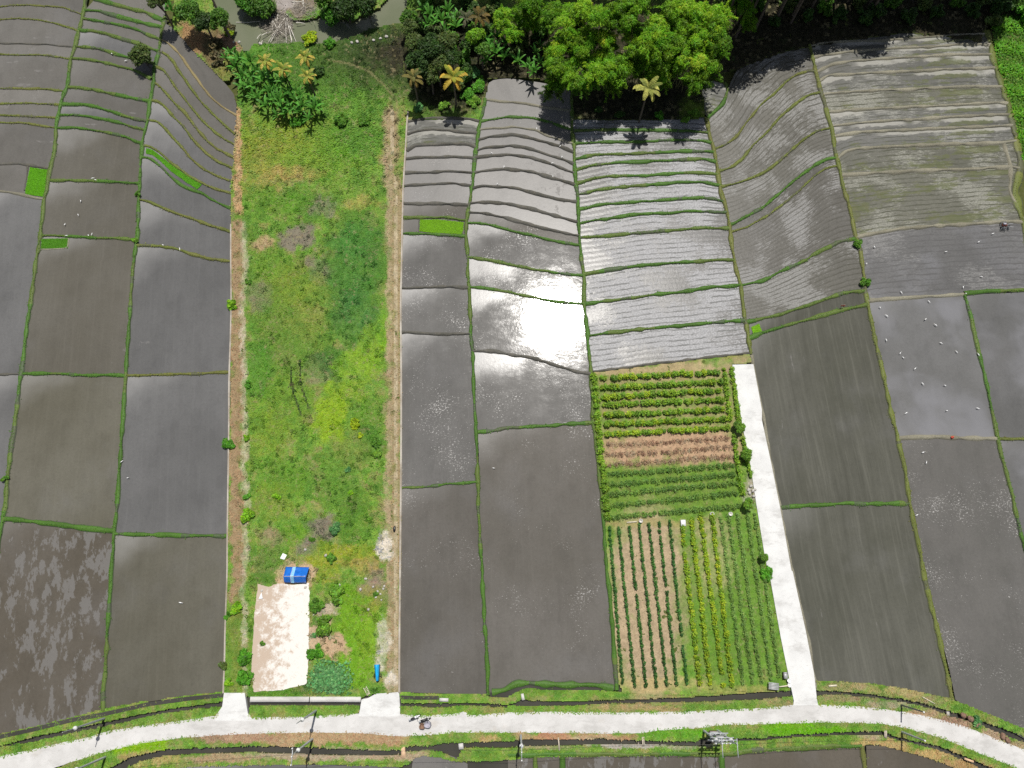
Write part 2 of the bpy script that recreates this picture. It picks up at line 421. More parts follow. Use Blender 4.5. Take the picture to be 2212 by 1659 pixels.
M['f_diag2'] = paddy('ploughed_paddy_dark', (.084, .08, .068), (.102, .097, .085), rough=.3, rows=.8, film=.22, glintcol=(.26, .256, .245), furrow=(.055, .052, .04), ripple=.2)
M['f_stub'] = paddy('stubble_paddy', (.088, .088, .077), (.114, .113, .10), rough=.55, rows=1.0, film=.26, glintcol=(.29, .288, .255), furrow=(.045, .047, .033), weeds=.52, ripple=.3, top=.6)
M['f_stubd'] = paddy('stubble_paddy_dark', (.088, .088, .066), (.112, .11, .086), rough=.55, rows=.95, film=.28, glintcol=(.28, .278, .235), furrow=(.042, .044, .024), weeds=.55, ripple=.3)
M['f_tract'] = paddy('harrowed_paddy', (.12, .118, .114), (.15, .148, .144), rough=.25, rows=1.0, film=.1, glintcol=(.20, .197, .19), furrow=(.09, .088, .085), cloudrefl=.6, ripple=.12)
# ================================================================ LAND
def struct(o): o['kind'] = 'structure'; return o
GRASS_G = (104, 144, 52)
# colour zones of the land, each where it lies on the ground (survey pixels): cx,cy,rx,ry,colour,weight,tuft density,soft edge
ZONES = []
def zone(cx, cy, rx, ry, col, w=1.0, tuft=1.0): ZONES.append((cx, cy, rx, ry, np.array(lin(*col, 1.02)), w, tuft))
SO = (150, 132, 104); PS = (178, 164, 142); GS = (122, 116, 100); DG = (60, 108, 38); YG = (124, 148, 42); BY = (130, 164, 34); LG = (92, 140, 34); DRY = (168, 142, 88); LUSH = (80, 136, 36)
# --- the overgrown plot, from the river bank to the road
zone(700, 130, 230, 110, LUSH, .8); zone(790, 100, 60, 50, (56, 122, 26), .7)
zone(620, 300, 120, 45, YG, .8); zone(600, 340, 110, 40, (134, 144, 52), .65); zone(560, 380, 70, 40, (146, 146, 66), .5)
zone(760, 300, 70, 50, LUSH, .7); zone(700, 350, 90, 40, (104, 150, 34), .6); zone(640, 375, 60, 14, DRY, .55, .5)
zone(770, 430, 70, 45, (112, 150, 52), .7); zone(660, 440, 60, 30, (72, 128, 34), .6); zone(590, 440, 60, 30, LG, .6)
zone(640, 515, 32, 26, GS, .95, .25); zone(690, 580, 26, 34, GS, .7, .4); zone(700, 450, 26, 20, GS, .7, .5); zone(570, 525, 26, 14, (176, 146, 116), .8, .3); zone(780, 440, 40, 14, (170, 160, 90), .6)
zone(775, 560, 60, 90, (62, 116, 40), .8); zone(740, 620, 50, 60, (72, 124, 48), .75); zone(775, 690, 48, 70, (64, 116, 50), .8); zone(760, 520, 45, 30, (70, 126, 48), .7)
zone(600, 600, 60, 60, (100, 138, 40), .7); zone(640, 630, 70, 45, (122, 140, 50), .6); zone(590, 700, 50, 50, (96, 130, 44), .7); zone(560, 640, 24, 30, GS, .55, .5)
zone(640, 760, 80, 50, (92, 128, 44), .6); zone(670, 700, 40, 40, (120, 138, 56), .6); zone(690, 800, 40, 30, GS, .4, .6); zone(720, 780, 30, 30, (56, 108, 40), .7)
zone(800, 760, 34, 50, (128, 166, 40), .75); zone(775, 790, 50, 30, (122, 162, 38), .7); zone(830, 720, 20, 40, (120, 170, 30), .7)
zone(715, 900, 34, 55, BY, .95); zone(745, 840, 36, 30, (128, 164, 34), .6); zone(700, 930, 24, 30, BY, .8)
zone(610, 870, 70, 60, (106, 142, 40), .7); zone(560, 800, 34, 60, (70, 128, 34), .7); zone(580, 950, 50, 50, (116, 146, 40), .6)
zone(790, 900, 40, 40, (86, 134, 34), .6); zone(810, 950, 34, 30, (64, 118, 30), .7); zone(760, 970, 40, 40, (112, 132, 58), .6, .7)
zone(620, 1030, 60, 40, (88, 136, 34), .7); zone(730, 1050, 50, 50, (84, 130, 40), .6); zone(590, 1080, 50, 40, (112, 142, 40), .6); zone(760, 1090, 26, 34, (66, 102, 26), .7)
zone(690, 1142, 34, 26, GS, .9, .25); zone(665, 1180, 26, 20, GS, .85, .3); zone(585, 1165, 26, 20, (140, 124, 100), .6, .5); zone(640, 1150, 30, 24, (92, 142, 24), .6)
zone(760, 1130, 40, 40, (78, 128, 30), .6); zone(740, 1200, 70, 30, (136, 150, 36), .75); zone(690, 1235, 40, 24, (140, 148, 40), .7); zone(780, 1225, 40, 20, DRY, .6, .5)
zone(640, 1240, 42, 24, (186, 158, 128), .9, .1); zone(585, 1215, 40, 30, (88, 124, 48), .6); zone(570, 1255, 30, 14, (70, 112, 38), .6)
zone(735, 1275, 40, 26, (96, 146, 30), .6); zone(810, 1265, 30, 30, (140, 120, 108), .8, .3); zone(800, 1300, 40, 30, (134, 144, 40), .6)
zone(770, 1350, 44, 60, (110, 154, 32), .9); zone(770, 1430, 50, 50, (106, 154, 30), .9); zone(800, 1390, 30, 50, (116, 154, 36), .85); zone(750, 1300, 40, 40, (104, 150, 24), .8)
zone(705, 1315, 26, 14, PS, .95, .05); zone(690, 1365, 24, 24, (186, 160, 130), .95, .05); zone(718, 1400, 26, 30, (184, 156, 126), .95, .05); zone(675, 1380, 16, 24, (186, 162, 134), .9, .1)
zone(700, 1480, 60, 20, (60, 104, 46), .7); zone(600, 1500, 70, 10, (70, 120, 26), .8); zone(690, 1340, 20, 14, (66, 116, 34), .7)
# --- left track and right track beside the plot
for k in range(28):
    y = 500 + k * 37
    zone(512 + rng.normal(0, 3), y, 15, 24, (150, 128, 98) if y < 1280 else (110, 128, 52), .95 if y < 1290 else .7, .28)
    zone(527 + rng.normal(0, 3), y, 7, 22, (196, 184, 164), .55, .1)
    zone(520 + rng.normal(0, 6), y + 12, 9, 12, (104, 120, 50), .5, .8)
for k in range(34):
    y = 260 + k * 37; x = 858 - (8 if y < 400 else 0)
    zone(x - 4, y, 17, 25, (150, 134, 102), .9, .2)
    zone(x - 3, y, 3.5, 26, (190, 176, 150), .6, .0)
    zone(x - 17 + rng.normal(0, 3), y, 6, 24, (172, 154, 126), .5, .1)
    zone(x - 10 + rng.normal(0, 8), y + 14, 6, 14, (112, 124, 56), .55, .8)
for y in (1180, 1190, 1170, 1390, 1430, 1360, 1470): zone(832 + rng.normal(0, 8), y, 14, 20, (206, 196, 180), .8, .05)
for y in (240, 262, 285, 310, 335, 360, 385, 410, 430, 450): zone(514, y, 9, 14, (186, 150, 110), .9, .5)
# --- verges along the road
for x in range(-20, 880, 22): zone(x, 1640 - x * .08, 16, 30, (150, 134, 104), .0)
for (x, y, rx, ry, c, w) in [(660, 1592, 190, 16, (176, 146, 112), .95), (820, 1596, 60, 14, (170, 140, 108), .9), (480, 1590, 60, 12, (150, 128, 104), .9), (540, 1592, 60, 12, (168, 138, 112), .9),
        (1130, 1588, 22, 10, (160, 140, 104), .8), (1060, 1596, 24, 8, (186, 150, 106), .8), (1200, 1592, 50, 9, (176, 130, 100), .9), (1290, 1590, 60, 9, (180, 148, 116), .9), (1350, 1594, 24, 8, (170, 130, 100), .8),
        (700, 1630, 180, 12, (164, 150, 126), .95), (480, 1637, 80, 12, (160, 142, 110), .9), (860, 1630, 60, 12, (168, 150, 124), .9), (1180, 1612, 60, 7, (150, 146, 110), .8), (1350, 1608, 90, 7, (168, 162, 152), .9), (1480, 1610, 60, 7, (160, 152, 138), .8),
        (1460, 1512, 150, 8, (150, 136, 96), .7), (1600, 1502, 90, 8, (150, 140, 90), .6), (1345, 1527, 60, 8, (170, 146, 110), .7), (1420, 1531, 60, 6, (160, 140, 100), .7), (1680, 1518, 40, 10, (150, 134, 100), .6),
        (1830, 1485, 60, 10, (156, 140, 104), .85), (1940, 1496, 60, 12, (164, 150, 104), .8), (2010, 1515, 30, 12, (150, 132, 104), .7), (1830, 1508, 60, 9, (150, 130, 106), .7), (1920, 1522, 50, 8, (160, 150, 130), .7), (1990, 1540, 40, 10, (166, 142, 112), .9),
        (2060, 1560, 50, 14, (150, 126, 104), .95), (2130, 1590, 40, 16, (168, 146, 120), .9), (2190, 1612, 40, 12, (160, 140, 112), .8),
        (1900, 1610, 60, 14, (176, 150, 100), .95), (1990, 1630, 70, 14, (176, 148, 98), .95), (2080, 1655, 60, 14, (168, 140, 96), .95), (1880, 1590, 30, 8, (170, 150, 128), .8),
        (300, 1610, 60, 20, (120, 168, 16), .9), (320, 1640, 60, 16, (170, 150, 100), .8), (1740, 1575, 100, 10, (96, 158, 14), .9), (1450, 1582, 90, 12, (84, 150, 18), .8), (1700, 1560, 60, 12, (110, 160, 16), .8)]:
    zone(x, y, rx, ry, c, w, .6 if c[0] > c[1] else 1.2)
# --- the vegetable garden: straw between the rows, turf at the right
for (x, y, rx, ry, c, w) in [(1420, 800, 160, 16, (180, 160, 124), .9), (1440, 860, 170, 90, (150, 136, 98), .7), (1450, 970, 170, 40, (176, 146, 118), .95), (1450, 1060, 170, 60, (100, 130, 48), .8),
        (1400, 1300, 82, 190, (172, 152, 124), 1.0), (1580, 1300, 110, 190, (92, 130, 44), .8), (1540, 1200, 40, 80, (170, 160, 120), .6), (1430, 1480, 90, 16, (178, 158, 112), .8), (1600, 1490, 80, 10, (150, 146, 84), .7), (1620, 1060, 14, 40, (160, 150, 140), .8), (1590, 790, 40, 20, (160, 140, 110), .7), (1400, 1130, 100, 8, (150, 140, 90), .7)]:
    zone(x, y, rx, ry, c, w, (.06 if c[2] > 110 else .25) if c[0] > c[1] else .8)
# --- banks of the river and the wood floor, its shade painted dark into the soil
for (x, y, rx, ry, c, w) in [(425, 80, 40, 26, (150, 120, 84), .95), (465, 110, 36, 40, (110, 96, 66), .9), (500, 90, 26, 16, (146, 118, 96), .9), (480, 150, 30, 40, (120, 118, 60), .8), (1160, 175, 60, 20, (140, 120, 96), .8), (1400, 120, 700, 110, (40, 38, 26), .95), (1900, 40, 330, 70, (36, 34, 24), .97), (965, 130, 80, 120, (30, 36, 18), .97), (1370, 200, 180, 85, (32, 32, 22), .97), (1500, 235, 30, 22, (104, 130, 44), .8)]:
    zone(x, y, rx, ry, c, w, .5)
zone(640, 8, 50, 26, (128, 116, 100), 1.0, .2); zone(620, 4, 22, 20, (160, 152, 148), .9, .1)
TRAILS = [("B 640,520 850,560 1000,620 1150,760 1240,870 1255,1000 1250,1300 1255,1659", 2.2, (150, 142, 100), .5),
          ("J 325,-120 325,0 345,120 380,200 410,300", 2.4, (40, 62, 26), 1.0), ("J 405,-180 405,0 430,100 480,240", 2.2, (44, 66, 28), 1.0),
          ("N 850,270 930,300 1040,420", 2.0, (120, 110, 70), .6)]
TRAILS = [(P(a), b, np.array(lin(*c, .85)), w) for a, b, c, w in TRAILS]

def land_colour(px, py):
    """colour and tuft density of the land at survey pixels"""
    n = fbm(px, py, 30, 3); n2 = fbm(px, py, 9, 8); n3 = fbm(px, py, 20, 15); n4 = vnoise(px, py, 5, 41)
    g = np.array(lin(*GRASS_G, 1.02)); c = g[None] * (0.72 + .6 * n[:, None])
    k_ = np.clip((n3 - .52) * 4, 0, .7)[:, None]; c = c * (1 - k_) + np.array(lin(136, 138, 84, 1.05)) * k_
    k_ = np.clip((.42 - n3) * 4, 0, .5)[:, None]; c = c * (1 - k_) + np.array(lin(66, 116, 36, 1.0)) * k_
    c[:, 0] *= .8 + .5 * n2; d = np.ones(len(px))
    jx = (fbm(px, py, 22, 21) - .5) * 52; jy = (fbm(px, py, 22, 31) - .5) * 52
    for cx, cy, rx, ry, col, w, tuft in ZONES:
        if w <= 0: continue
        k = np.abs(px - cx) < rx * 2.2 + 14
        if not k.any(): continue
        s = min(1.0, min(rx, ry) / 26)
        e = ((px + jx * s - cx) / rx) ** 2 + ((py + jy * s - cy) / ry) ** 2
        a = w * np.clip(1.55 - e, 0, 1)
        a = np.clip(a * np.clip(.15 + .45 * (w > .88) + 1.5 * n3 * (.5 + n2), 0, 1.15), 0, 1)
        c = c * (1 - a[:, None]) + col[None] * a[:, None] * (.82 + .36 * n2[:, None]); d = d * (1 - a) + tuft * a
    for pl, wd, col, w in TRAILS:
        q = resample(pl, step=2); m = np.full(len(px), 1e9)
        for qx, qy in q: m = np.minimum(m, (px - qx) ** 2 + (py - qy) ** 2)
        a = w * np.clip(1.6 - np.sqrt(m) / wd, 0, 1)
        c = c * (1 - a[:, None]) + col[None] * a[:, None]; d = d * (1 - .9 * a)
    n5 = vnoise(px, py, 3.2, 61); fl = np.clip((n5 - .72) * 5, 0, .5) * np.clip((n3 - .4) * 4, 0, 1); c = c * (1 - fl[:, None]) + np.array(lin(150, 140, 104, 1.0)) * fl[:, None]
    c = c * (.88 + .24 * n4)[:, None]
    return c, d

def rough_edge(p, step, amp, seed):
    q = resample(np.concatenate([p, p[:1]]), step=step)[:-1]
    c = np.roll(q, -1, 0) - np.roll(q, 1, 0); nrm = np.stack([-c[:, 1], c[:, 0]], 1); nrm /= np.linalg.norm(nrm, axis=1)[:, None] + 1e-9
    return q + nrm * ((fbm(q[:, 0], q[:, 1], 9, seed) - .5) * 2 * amp + (vnoise(q[:, 0], q[:, 1], 2.6, seed + 4) - .5) * amp)[:, None]

def prism(name, poly, z, depth, mat, edge=0.0, step=5, seed=0, uvfit=None):
    """a slab of land or concrete: outline on the ground, top at z, skirt down to z-depth"""
    p = poly if not isinstance(poly, str) else P(poly)
    if edge: p = rough_edge(p, step, edge, seed)
    w = at(p[:, 0], p[:, 1], z)
    bm = bmesh.new()
    tv = [bm.verts.new(v) for v in w]; bv = [bm.verts.new((v[0], v[1], z - depth)) for v in w]
    f = bm.faces.new(tv)
    for i in range(len(tv)):
        j = (i + 1) % len(tv); bm.faces.new((tv[i], bv[i], bv[j], tv[j]))
    if f.normal.z < 0 or f.calc_area() and (f.normal_update() or f.normal.z < 0): bmesh.ops.reverse_faces(bm, faces=bm.faces[:])
    bmesh.ops.triangulate(bm, faces=[f])
    me = bpy.data.meshes.new(name); bm.to_mesh(me); bm.free(); me.materials.append(mat)
    o = bpy.data.objects.new(name, me); COL.objects.link(o)
    return o

def blades(mb, pos, col, ln, wd, tilt=(.2, 1.0), az=None, sun=1):
    n = len(pos); a = rng.uniform(0, 2 * np.pi, n) if az is None else az
    ti = rng.uniform(tilt[0], tilt[1], n)
    d = np.stack([np.cos(a) * np.sin(ti), np.sin(a) * np.sin(ti), np.cos(ti)], 1) * ln[:, None]
    s = np.stack([-np.sin(a), np.cos(a), np.zeros(n)], 1) * wd[:, None]
    m = pos + d * .55 + np.array([0, 0, .04]); e = pos + d * np.array([1, 1, .8])
    V = np.stack([pos - s * .6, pos + s * .6, m + s, m - s, e], 1).reshape(-1, 3)
    i = np.arange(n)[:, None] * 5
    k0 = mb.n
    mb.add(V, i + np.array([0, 1, 2, 3]), col)
    F3 = (i + np.array([3, 2, 4])) + k0
    mb.F.setdefault(3, []).append(F3); mb.C.setdefault(3, []).append(np.asarray(col)); mb.M.setdefault(3, []).append(np.zeros(n, int))

TUFT = []      # outlines to sow with grass
def ground(name, poly, z=.15, depth=.7, edge=2.0, cell=4.0, sow=1.0, seed=0, h=1.0):
    """a piece of land: slab, plus its soil sheet coloured place by place; sown with grass later"""
    p = P(poly) if isinstance(poly, str) else poly
    p = rough_edge(p, 5, edge, seed) if edge else p
    prism_o = prism(name, p, z - .03, depth, M['soil'])
    lo, hi = p.min(0), p.max(0)
    xs = np.arange(lo[0], hi[0] + cell, cell); ys = np.arange(lo[1], hi[1] + cell, cell)
    X, Y = np.meshgrid(xs, ys); cx, cy = X[:-1, :-1] + cell / 2, Y[:-1, :-1] + cell / 2
    ins = inpoly(cx.ravel(), cy.ravel(), p)
    idx = np.arange(X.size).reshape(X.shape)
    q = np.stack([idx[:-1, :-1], idx[1:, :-1], idx[1:, 1:], idx[:-1, 1:]], -1).reshape(-1, 4)[ins]
    c, _ = land_colour(cx.ravel()[ins], cy.ravel()[ins])
    zz = z + .12 * (fbm(X.ravel(), Y.ravel(), 12, 5) - .5)
    used = np.unique(q); remap = np.zeros(X.size, int); remap[used] = np.arange(len(used))
    mb = MB(); mb.add(at(X.ravel()[used], Y.ravel()[used], zz[used]), remap[q], c)
    a = prism_o.data.attributes.new("Col", 'FLOAT_COLOR', 'FACE')
    g = (*lin(92, 104, 50, .8), 1); a.data.foreach_set("color", np.tile(np.array(g, np.float32), len(prism_o.data.polygons)))
    top = mb.build(name + '_top', M['soil'])
    # one land object: the sheet joins its slab
    bm = bmesh.new(); bm.from_mesh(prism_o.data); bm.from_mesh(top.data); bm.to_mesh(prism_o.data); bm.free()
    bpy.data.objects.remove(top)
    struct(prism_o)
    if sow: TUFT.append((p, z, sow, h))
    return prism_o

# ---- base ground and water levels
mb = MB(); mb.add([[-900, -900, -.75], [900, -900, -.75], [900, 1400, -.75], [-900, 1400, -.75]], [[0, 1, 2, 3]], lin(86, 92, 48))
struct(mb.build('ground', M['soil']))
mb = MB(); mb.add(W("z -60,1470 2290,1440 2290,1760 -60,1760", -.36), [[3, 2, 1, 0]]); struct(mb.build('canal_water', M['canal']))
mb = MB(); mb.add(W("z 410,-160 960,-160 930,90 840,110 440,110", -.5), [[4, 3, 2, 1, 0]]); struct(mb.build('river', M['river']))

# ---- bund ribbons between the paddies
BCOL = {'g': (88, 130, 50), 'm': (98, 96, 92), 'o': (122, 132, 66), 't': (146, 142, 126), 'b': (152, 138, 100)}
BUNDS = []
def bund(s, kind='g', w=.34, h=.24, name='paddy_bund', tuft=1.0):
    p = W(s) if isinstance(s, str) else np.asarray(s, float)
    q = resample(p, step=.45, sm=2)
    if len(q) < 3: return
    q = q.copy(); n = len(q)
    tg = np.gradient(q[:, :2], axis=0); tg /= np.linalg.norm(tg, axis=1)[:, None] + 1e-9
    nr = np.stack([-tg[:, 1], tg[:, 0]], 1)
    s0 = rng.integers(0, 1000)
    w = w * .88
    ww = w * (.5 + 1.0 * vnoise(q[:, 0], q[:, 1], 1.3, s0)); off = (fbm(q[:, 0], q[:, 1], 3.0, s0 + 1) - .5) * .35
    q[:, :2] += nr * off[:, None]
    prof = np.array([(-1.25, -.12), (-.8, .55), (-.3, 1), (.3, 1), (.8, .55), (1.25, -.12)])
    V = np.zeros((n, 6, 3))
    for k, (a, b) in enumerate(prof):
        V[:, k, :2] = q[:, :2] + nr * (ww * a)[:, None]; V[:, k, 2] = h * b * (.8 + .4 * vnoise(q[:, 0], q[:, 1], .9, s0 + k)) if b > 0 else -.12
    F = np.array([[i * 6 + k, (i + 1) * 6 + k, (i + 1) * 6 + k + 1, i * 6 + k + 1] for i in range(n - 1) for k in range(5)])
    base = np.array(lin(*BCOL[kind], .85)); mudc = np.array(lin(*BCOL['m' if kind != 't' else 't'], .8))
    # a bund carries its own growth: bare stretches, dry stretches
    cc = []
    for i in range(n - 1):
        v = vnoise(q[i:i + 1, 0], q[i:i + 1, 1], 2.5, s0 + 9)[0]; v2 = vnoise(q[i:i + 1, 0], q[i:i + 1, 1], 9, s0 + 5)[0]
        for k in range(5):
            e = 1.0 if kind in 'mtb' else (.35 if k in (0, 4) else 1.0)
            b = base * (.75 + .5 * v)
            if kind in 'go' and v2 > .56: b = .6 * b + .4 * np.array(lin(140, 136, 80))
            if kind in 'go' and v > .8: b = .35 * b + .65 * mudc
            cc.append(b * e + mudc * (1 - e))
    mb = MB(); mb.add(V.reshape(-1, 3), F, np.array(cc))
    if kind in 'go' and tuft:
        L = arclen(q)[-1]; m = int(L * 11 * tuft)
        if m:
            t = rng.uniform(0, n - 1.01, m); i = t.astype(int); f = t - i
            ctr = q[i] * (1 - f)[:, None] + q[i + 1] * f[:, None]
            o = rng.normal(0, .55, m); ctr[:, :2] += nr[i] * (o * ww[i])[:, None]; ctr[:, 2] = h * np.clip(1 - np.abs(o) * .6, 0, 1)
            bc = base[None] * rng.uniform(.8, 1.45, (m, 1)); bc[:, 0] *= rng.uniform(.8, 1.3, m)
            blades(mb, ctr, bc, rng.uniform(.12, .26, m), rng.uniform(.03, .07, m), (.7, 1.4))
    o = mb.build(name, M['bundgrass'] if kind in 'go' else M['soilbund']); struct(o); BUNDS.append(o)
M['bundgrass'] = M['grass']; M['soilbund'] = M['soil']

# ---- paddies: Coons patches between neighbouring bunds
def near_t(L, a, p):
    d = np.linalg.norm(L[:, :2] - p[None, :2], axis=1); return a[int(d.argmin())]
def side(L, p0, p1, n):
    q = resample(L, step=.5); a = arclen(q); t0, t1 = near_t(q, a, p0), near_t(q, a, p1)
    t = np.linspace(t0, t1, n); s = np.stack([np.interp(t, a, q[:, k]) for k in range(3)], 1)
    e = np.linspace(0, 1, n)[:, None]
    return s + (p0 - s[0]) * (1 - e) + (p1 - s[-1]) * e
def field(top, bot, Lp, Rp, mat, nu=16, nv=10, z=0.0):
    Tp = resample(top, n=nu + 1, sm=1); Bp = resample(bot, n=nu + 1, sm=1)
    Ls = side(Lp, Tp[0], Bp[0], nv + 1) if Lp is not None else np.linspace(Tp[0], Bp[0], nv + 1)
    Rs = side(Rp, Tp[-1], Bp[-1], nv + 1) if Rp is not None else np.linspace(Tp[-1], Bp[-1], nv + 1)
    u = np.linspace(0, 1, nu + 1)[None, :, None]; v = np.linspace(0, 1, nv + 1)[:, None, None]
    G = (1 - v) * Tp[None] + v * Bp[None] + (1 - u) * Ls[:, None] + u * Rs[:, None] - ((1 - u) * (1 - v) * Tp[0] + u * (1 - v) * Tp[-1] + (1 - u) * v * Bp[0] + u * v * Bp[-1])
    G[..., 2] = z
    V = G.reshape(-1, 3); I = np.arange(len(V)).reshape(nv + 1, nu + 1)
    F = np.stack([I[:-1, :-1], I[1:, :-1], I[1:, 1:], I[:-1, 1:]], -1).reshape(-1, 4)
    mb = MB(); mb.add(V, F); o = mb.build('paddy_field', M[mat], smooth=True)
    wd = .5 * (arclen(Tp)[-1] + arclen(Bp)[-1]); ht = .5 * (arclen(Ls)[-1] + arclen(Rs)[-1])
    uvl = o.data.uv_layers.new(name='UVMap')
    UV = np.stack(np.meshgrid(np.linspace(0, wd, nu + 1), np.linspace(0, ht, nv + 1)), -1).reshape(-1, 2)
    uvl.data.foreach_set('uv', UV[F.ravel()].astype(np.float32).ravel())
    struct(o); return o

def column(Ls, Rs, cross, fields):
    L, Rr = W(Ls), W(Rs); pls = []
    for c in cross:
        s, k = c[0], c[1]; p = W(s); pls.append(p)
        if k != '-': bund(s, k, *(c[2:] if len(c) > 2 else ()))
    for i, f in enumerate(fields):
        if f != '-': field(pls[i], pls[i + 1], L, Rr, f)

L1 = "A 755,-60 740,0 735,90 690,260 655,410 615,510 590,760 560,800 535,910 500,1040 490,1120 470,1350 430,1500 410,1659 E 385,75 350,400 305,700 250,1100 200,1500 175,1659 I 150,230 100,550 70,850 45,1100 20,1210 0,1350 -30,1600 M -40,100 -90,1400"
L2 = "A 1440,150 1420,235 1400,330 1380,460 1345,600 1335,720 1310,870 1290,1050 1270,1140 1240,1240 1240,1300 1225,1500 1215,1659 E 1210,80 1205,250 1195,440 1185,480 1160,700 1140,1000 1120,1300 1095,1620 I 1090,0 1075,300 1040,800 1010,1200 990,1330 985,1500 970,1659 M 930,250 910,500 890,800 875,1000 870,1175"
W1 = "A 1510,240 1560,300 1700,460 1850,610 1950,710 2060,850 2065,1000 2050,1250 2030,1500 2020,1659 E 2015,300 2015,600 2020,1000 2012,1300 2000,1659 I 1998,500 1990,1000 1985,1400 1985,1659 M 1905,500 1900,800 1890,1025"
W2 = "B 1345,980 1335,1050 1325,1250 1310,1500 1300,1659 F 1290,500 1280,1000 1285,1659 J 1283,800 1275,1659 N 1230,500 1228,1020"
L3 = "B 2015,860 1990,1000 1965,1060 1945,1250 1920,1400 1905,1600 F 1890,0 1870,180 1850,280 1845,400 1860,600 1870,850 1885,1100 1900,1400 1910,1659 J 1925,300 1945,600 1950,900 1960,1200 1980,1550 N 1925,0 1945,400 1965,700 1975,1045"
L4 = "C 555,700 555,1130 575,1300 585,1500 600,1659 G 605,0 615,200 620,400 640,600 660,740 665,1000 690,1250 715,1500 730,1659 K 740,300 770,600 800,900 830,1200 850,1500 860,1659 O 870,300 895,600 910,900 915,1000"
L5 = "C 1725,1030 1750,1150 1790,1300 1820,1450 1845,1600 1850,1659 G 1890,120 1930,300 1950,500 1980,650 2020,800 2060,1100 2090,1250 2115,1430"
L6 = "D 400,380 425,480 450,600 500,780 560,1000 590,1080 620,1300 650,1400 690,1600 H 740,150 790,390 830,500 870,830 890,950 930,1150 980,1350 1030,1600 L 1100,300 1150,500 1210,780 1255,1050 1300,1300 1360,1600 Q 1430,300 1500,600 1560,850 1600,1075"
L7 = "D 1890,260 1930,380 1960,530 2030,740 2090,900 2120,1060 2150,1200 2190,1400 H 2130,0 2180,200 2230,330 2330,900"
L8 = "H 1710,880 1770,1100 1850,1450 1890,1608 L 1940,250 1990,490 2080,850 2150,1150 2230,1450"
EL = "z -45,-60 -45,1640"
RDR = "G 2125,1430 2143,1515 K 2165,0 2212,250 L 80,700 150,1050 250,1600 Q 260,0 370,500 440,860 470,1000"
ER = "z 2270,-60 2270,1640"
# off-centre growth along the long bunds
for s, k, w_ in ((L1, 'g', .42), (L2, 'g', .36), (L4, 'g', .38), (L5, 'o', .40), (L6, 'o', .42), (L7, 'o', .7), (L8, 'g', .34)): bund(s, k, w_, .3)
a_ = "B 2015,860 1990,1000 1965,1060 1945,1250 1920,1400 1905,1600 F 1890,0 1870,180 1850,280"
bund(a_, 'g', .36, .28)
bund("F 1850,280 1845,400 1860,600 1870,850 1885,1100 1900,1400 1910,1659 J 1925,300 1945,600", 'g', .32, .28)
bund("J 1945,600 1950,900 1960,1200 1980,1550 N 1925,0 1945,400 1965,700 1975,1045", 'g', .34, .26)

column(EL, L1, [("z -45,-70 182,-70", '-'), ("A -180,70 0,65 100,48 250,42 450,58 560,70 650,105 735,130", 'o', .2, .15), ("A -180,176 0,172 200,162 330,175 450,200 560,230 680,270", 'o', .22, .16),
    ("A -180,378 0,378 200,380 400,388 530,400 660,410", 'm', .24, .18), ("A -180,475 0,475 200,480 400,485 500,500 620,515", 'o', .22, .16), ("A -180,770 0,770 200,770 400,778 500,790 570,795", 'o', .26, .18),
    ("A -180,905 0,905 200,900 400,905 540,915", 'o', .25, .18), ("A -180,1003 0,1005 200,1012 400,1020 510,1025", 'o', .24, .18), ("A -180,1070 0,1070 150,1070 280,1080 400,1105 490,1115", 'o', .24, .18),
    ("A -180,1436 0,1432 150,1425 300,1445 430,1468", 'm', .3, .2), ("E -180,0 0,5 150,25 300,60 385,75", 't', .3, .2), ("E -180,1608 0,1605 100,1600 185,1598", 'm', .26, .2), ("z -60,1560 -21,1560", '-')],
    ['f_plain', 'f_plain', 'f_plain', 'f_wetl', 'f_plain', 'f_wetl', 'f_wetl', 'f_plain', 'f_plain', 'f_plain', 'f_grey', 'f_grey'])
M['f_wet2'] = M['f_plain']
column(L1, L2, [("A 755,-60 1440,-30", '-'), ("A 830,-10 950,30 1100,65 1260,105 1435,190", 'g', .5, .3), ("A 740,90 850,95 950,120 1050,150 1200,190 1330,220 1420,240", 'g', .46, .3), ("A 720,165 800,175 900,190 1050,220 1180,255 1300,310 1400,345", 'g', .42, .3),
    ("A 690,268 800,270 900,290 1050,335 1180,375 1300,420 1385,450", 'g', .42, .3), ("A 655,410 800,415 900,440 1000,470 1100,495 1200,520 1350,560", 'g', .36, .3), ("A 615,512 750,515 900,545 1050,580 1180,615 1320,690", 'g', .36, .3),
    ("A 590,762 750,770 850,785 920,808 1050,835 1200,865 1310,880", 'g', .42, .3), ("A 550,910 700,908 800,920 950,965 1100,1015 1200,1040 1290,1055", 'g', .42, .3), ("A 510,1003 650,1000 800,1018 950,1050 1100,1090 1200,1120 1270,1135", 'g', .34, .28),
    ("A 495,1115 650,1112 800,1130 1000,1165 1120,1205 1200,1245 1245,1250", 'g', .32, .28), ("A 435,1572 600,1572 800,1575 1000,1582 1220,1600", 'g', .32, .28), ("E 360,395 600,400 800,410 1000,418 1180,430", 'g', .34, .28),
    ("E 190,1598 400,1598 700,1605 1000,1612 1095,1615", 'g', .34, .28), ("I 20,1205 200,1215 400,1235 600,1262 800,1285 1000,1305", 'g', .4, .28), ("M -60,1385 300,1320 600,1245 870,1175", '-')],
    ['f_wetl', 'f_wetl', 'f_plain', 'f_plain', 'f_grey', 'f_plain', 'f_plain', 'f_plain', 'f_grey', 'f_plain', 'f_mud', 'f_mud', 'f_mud', 'f_olive', 'f_patch'])
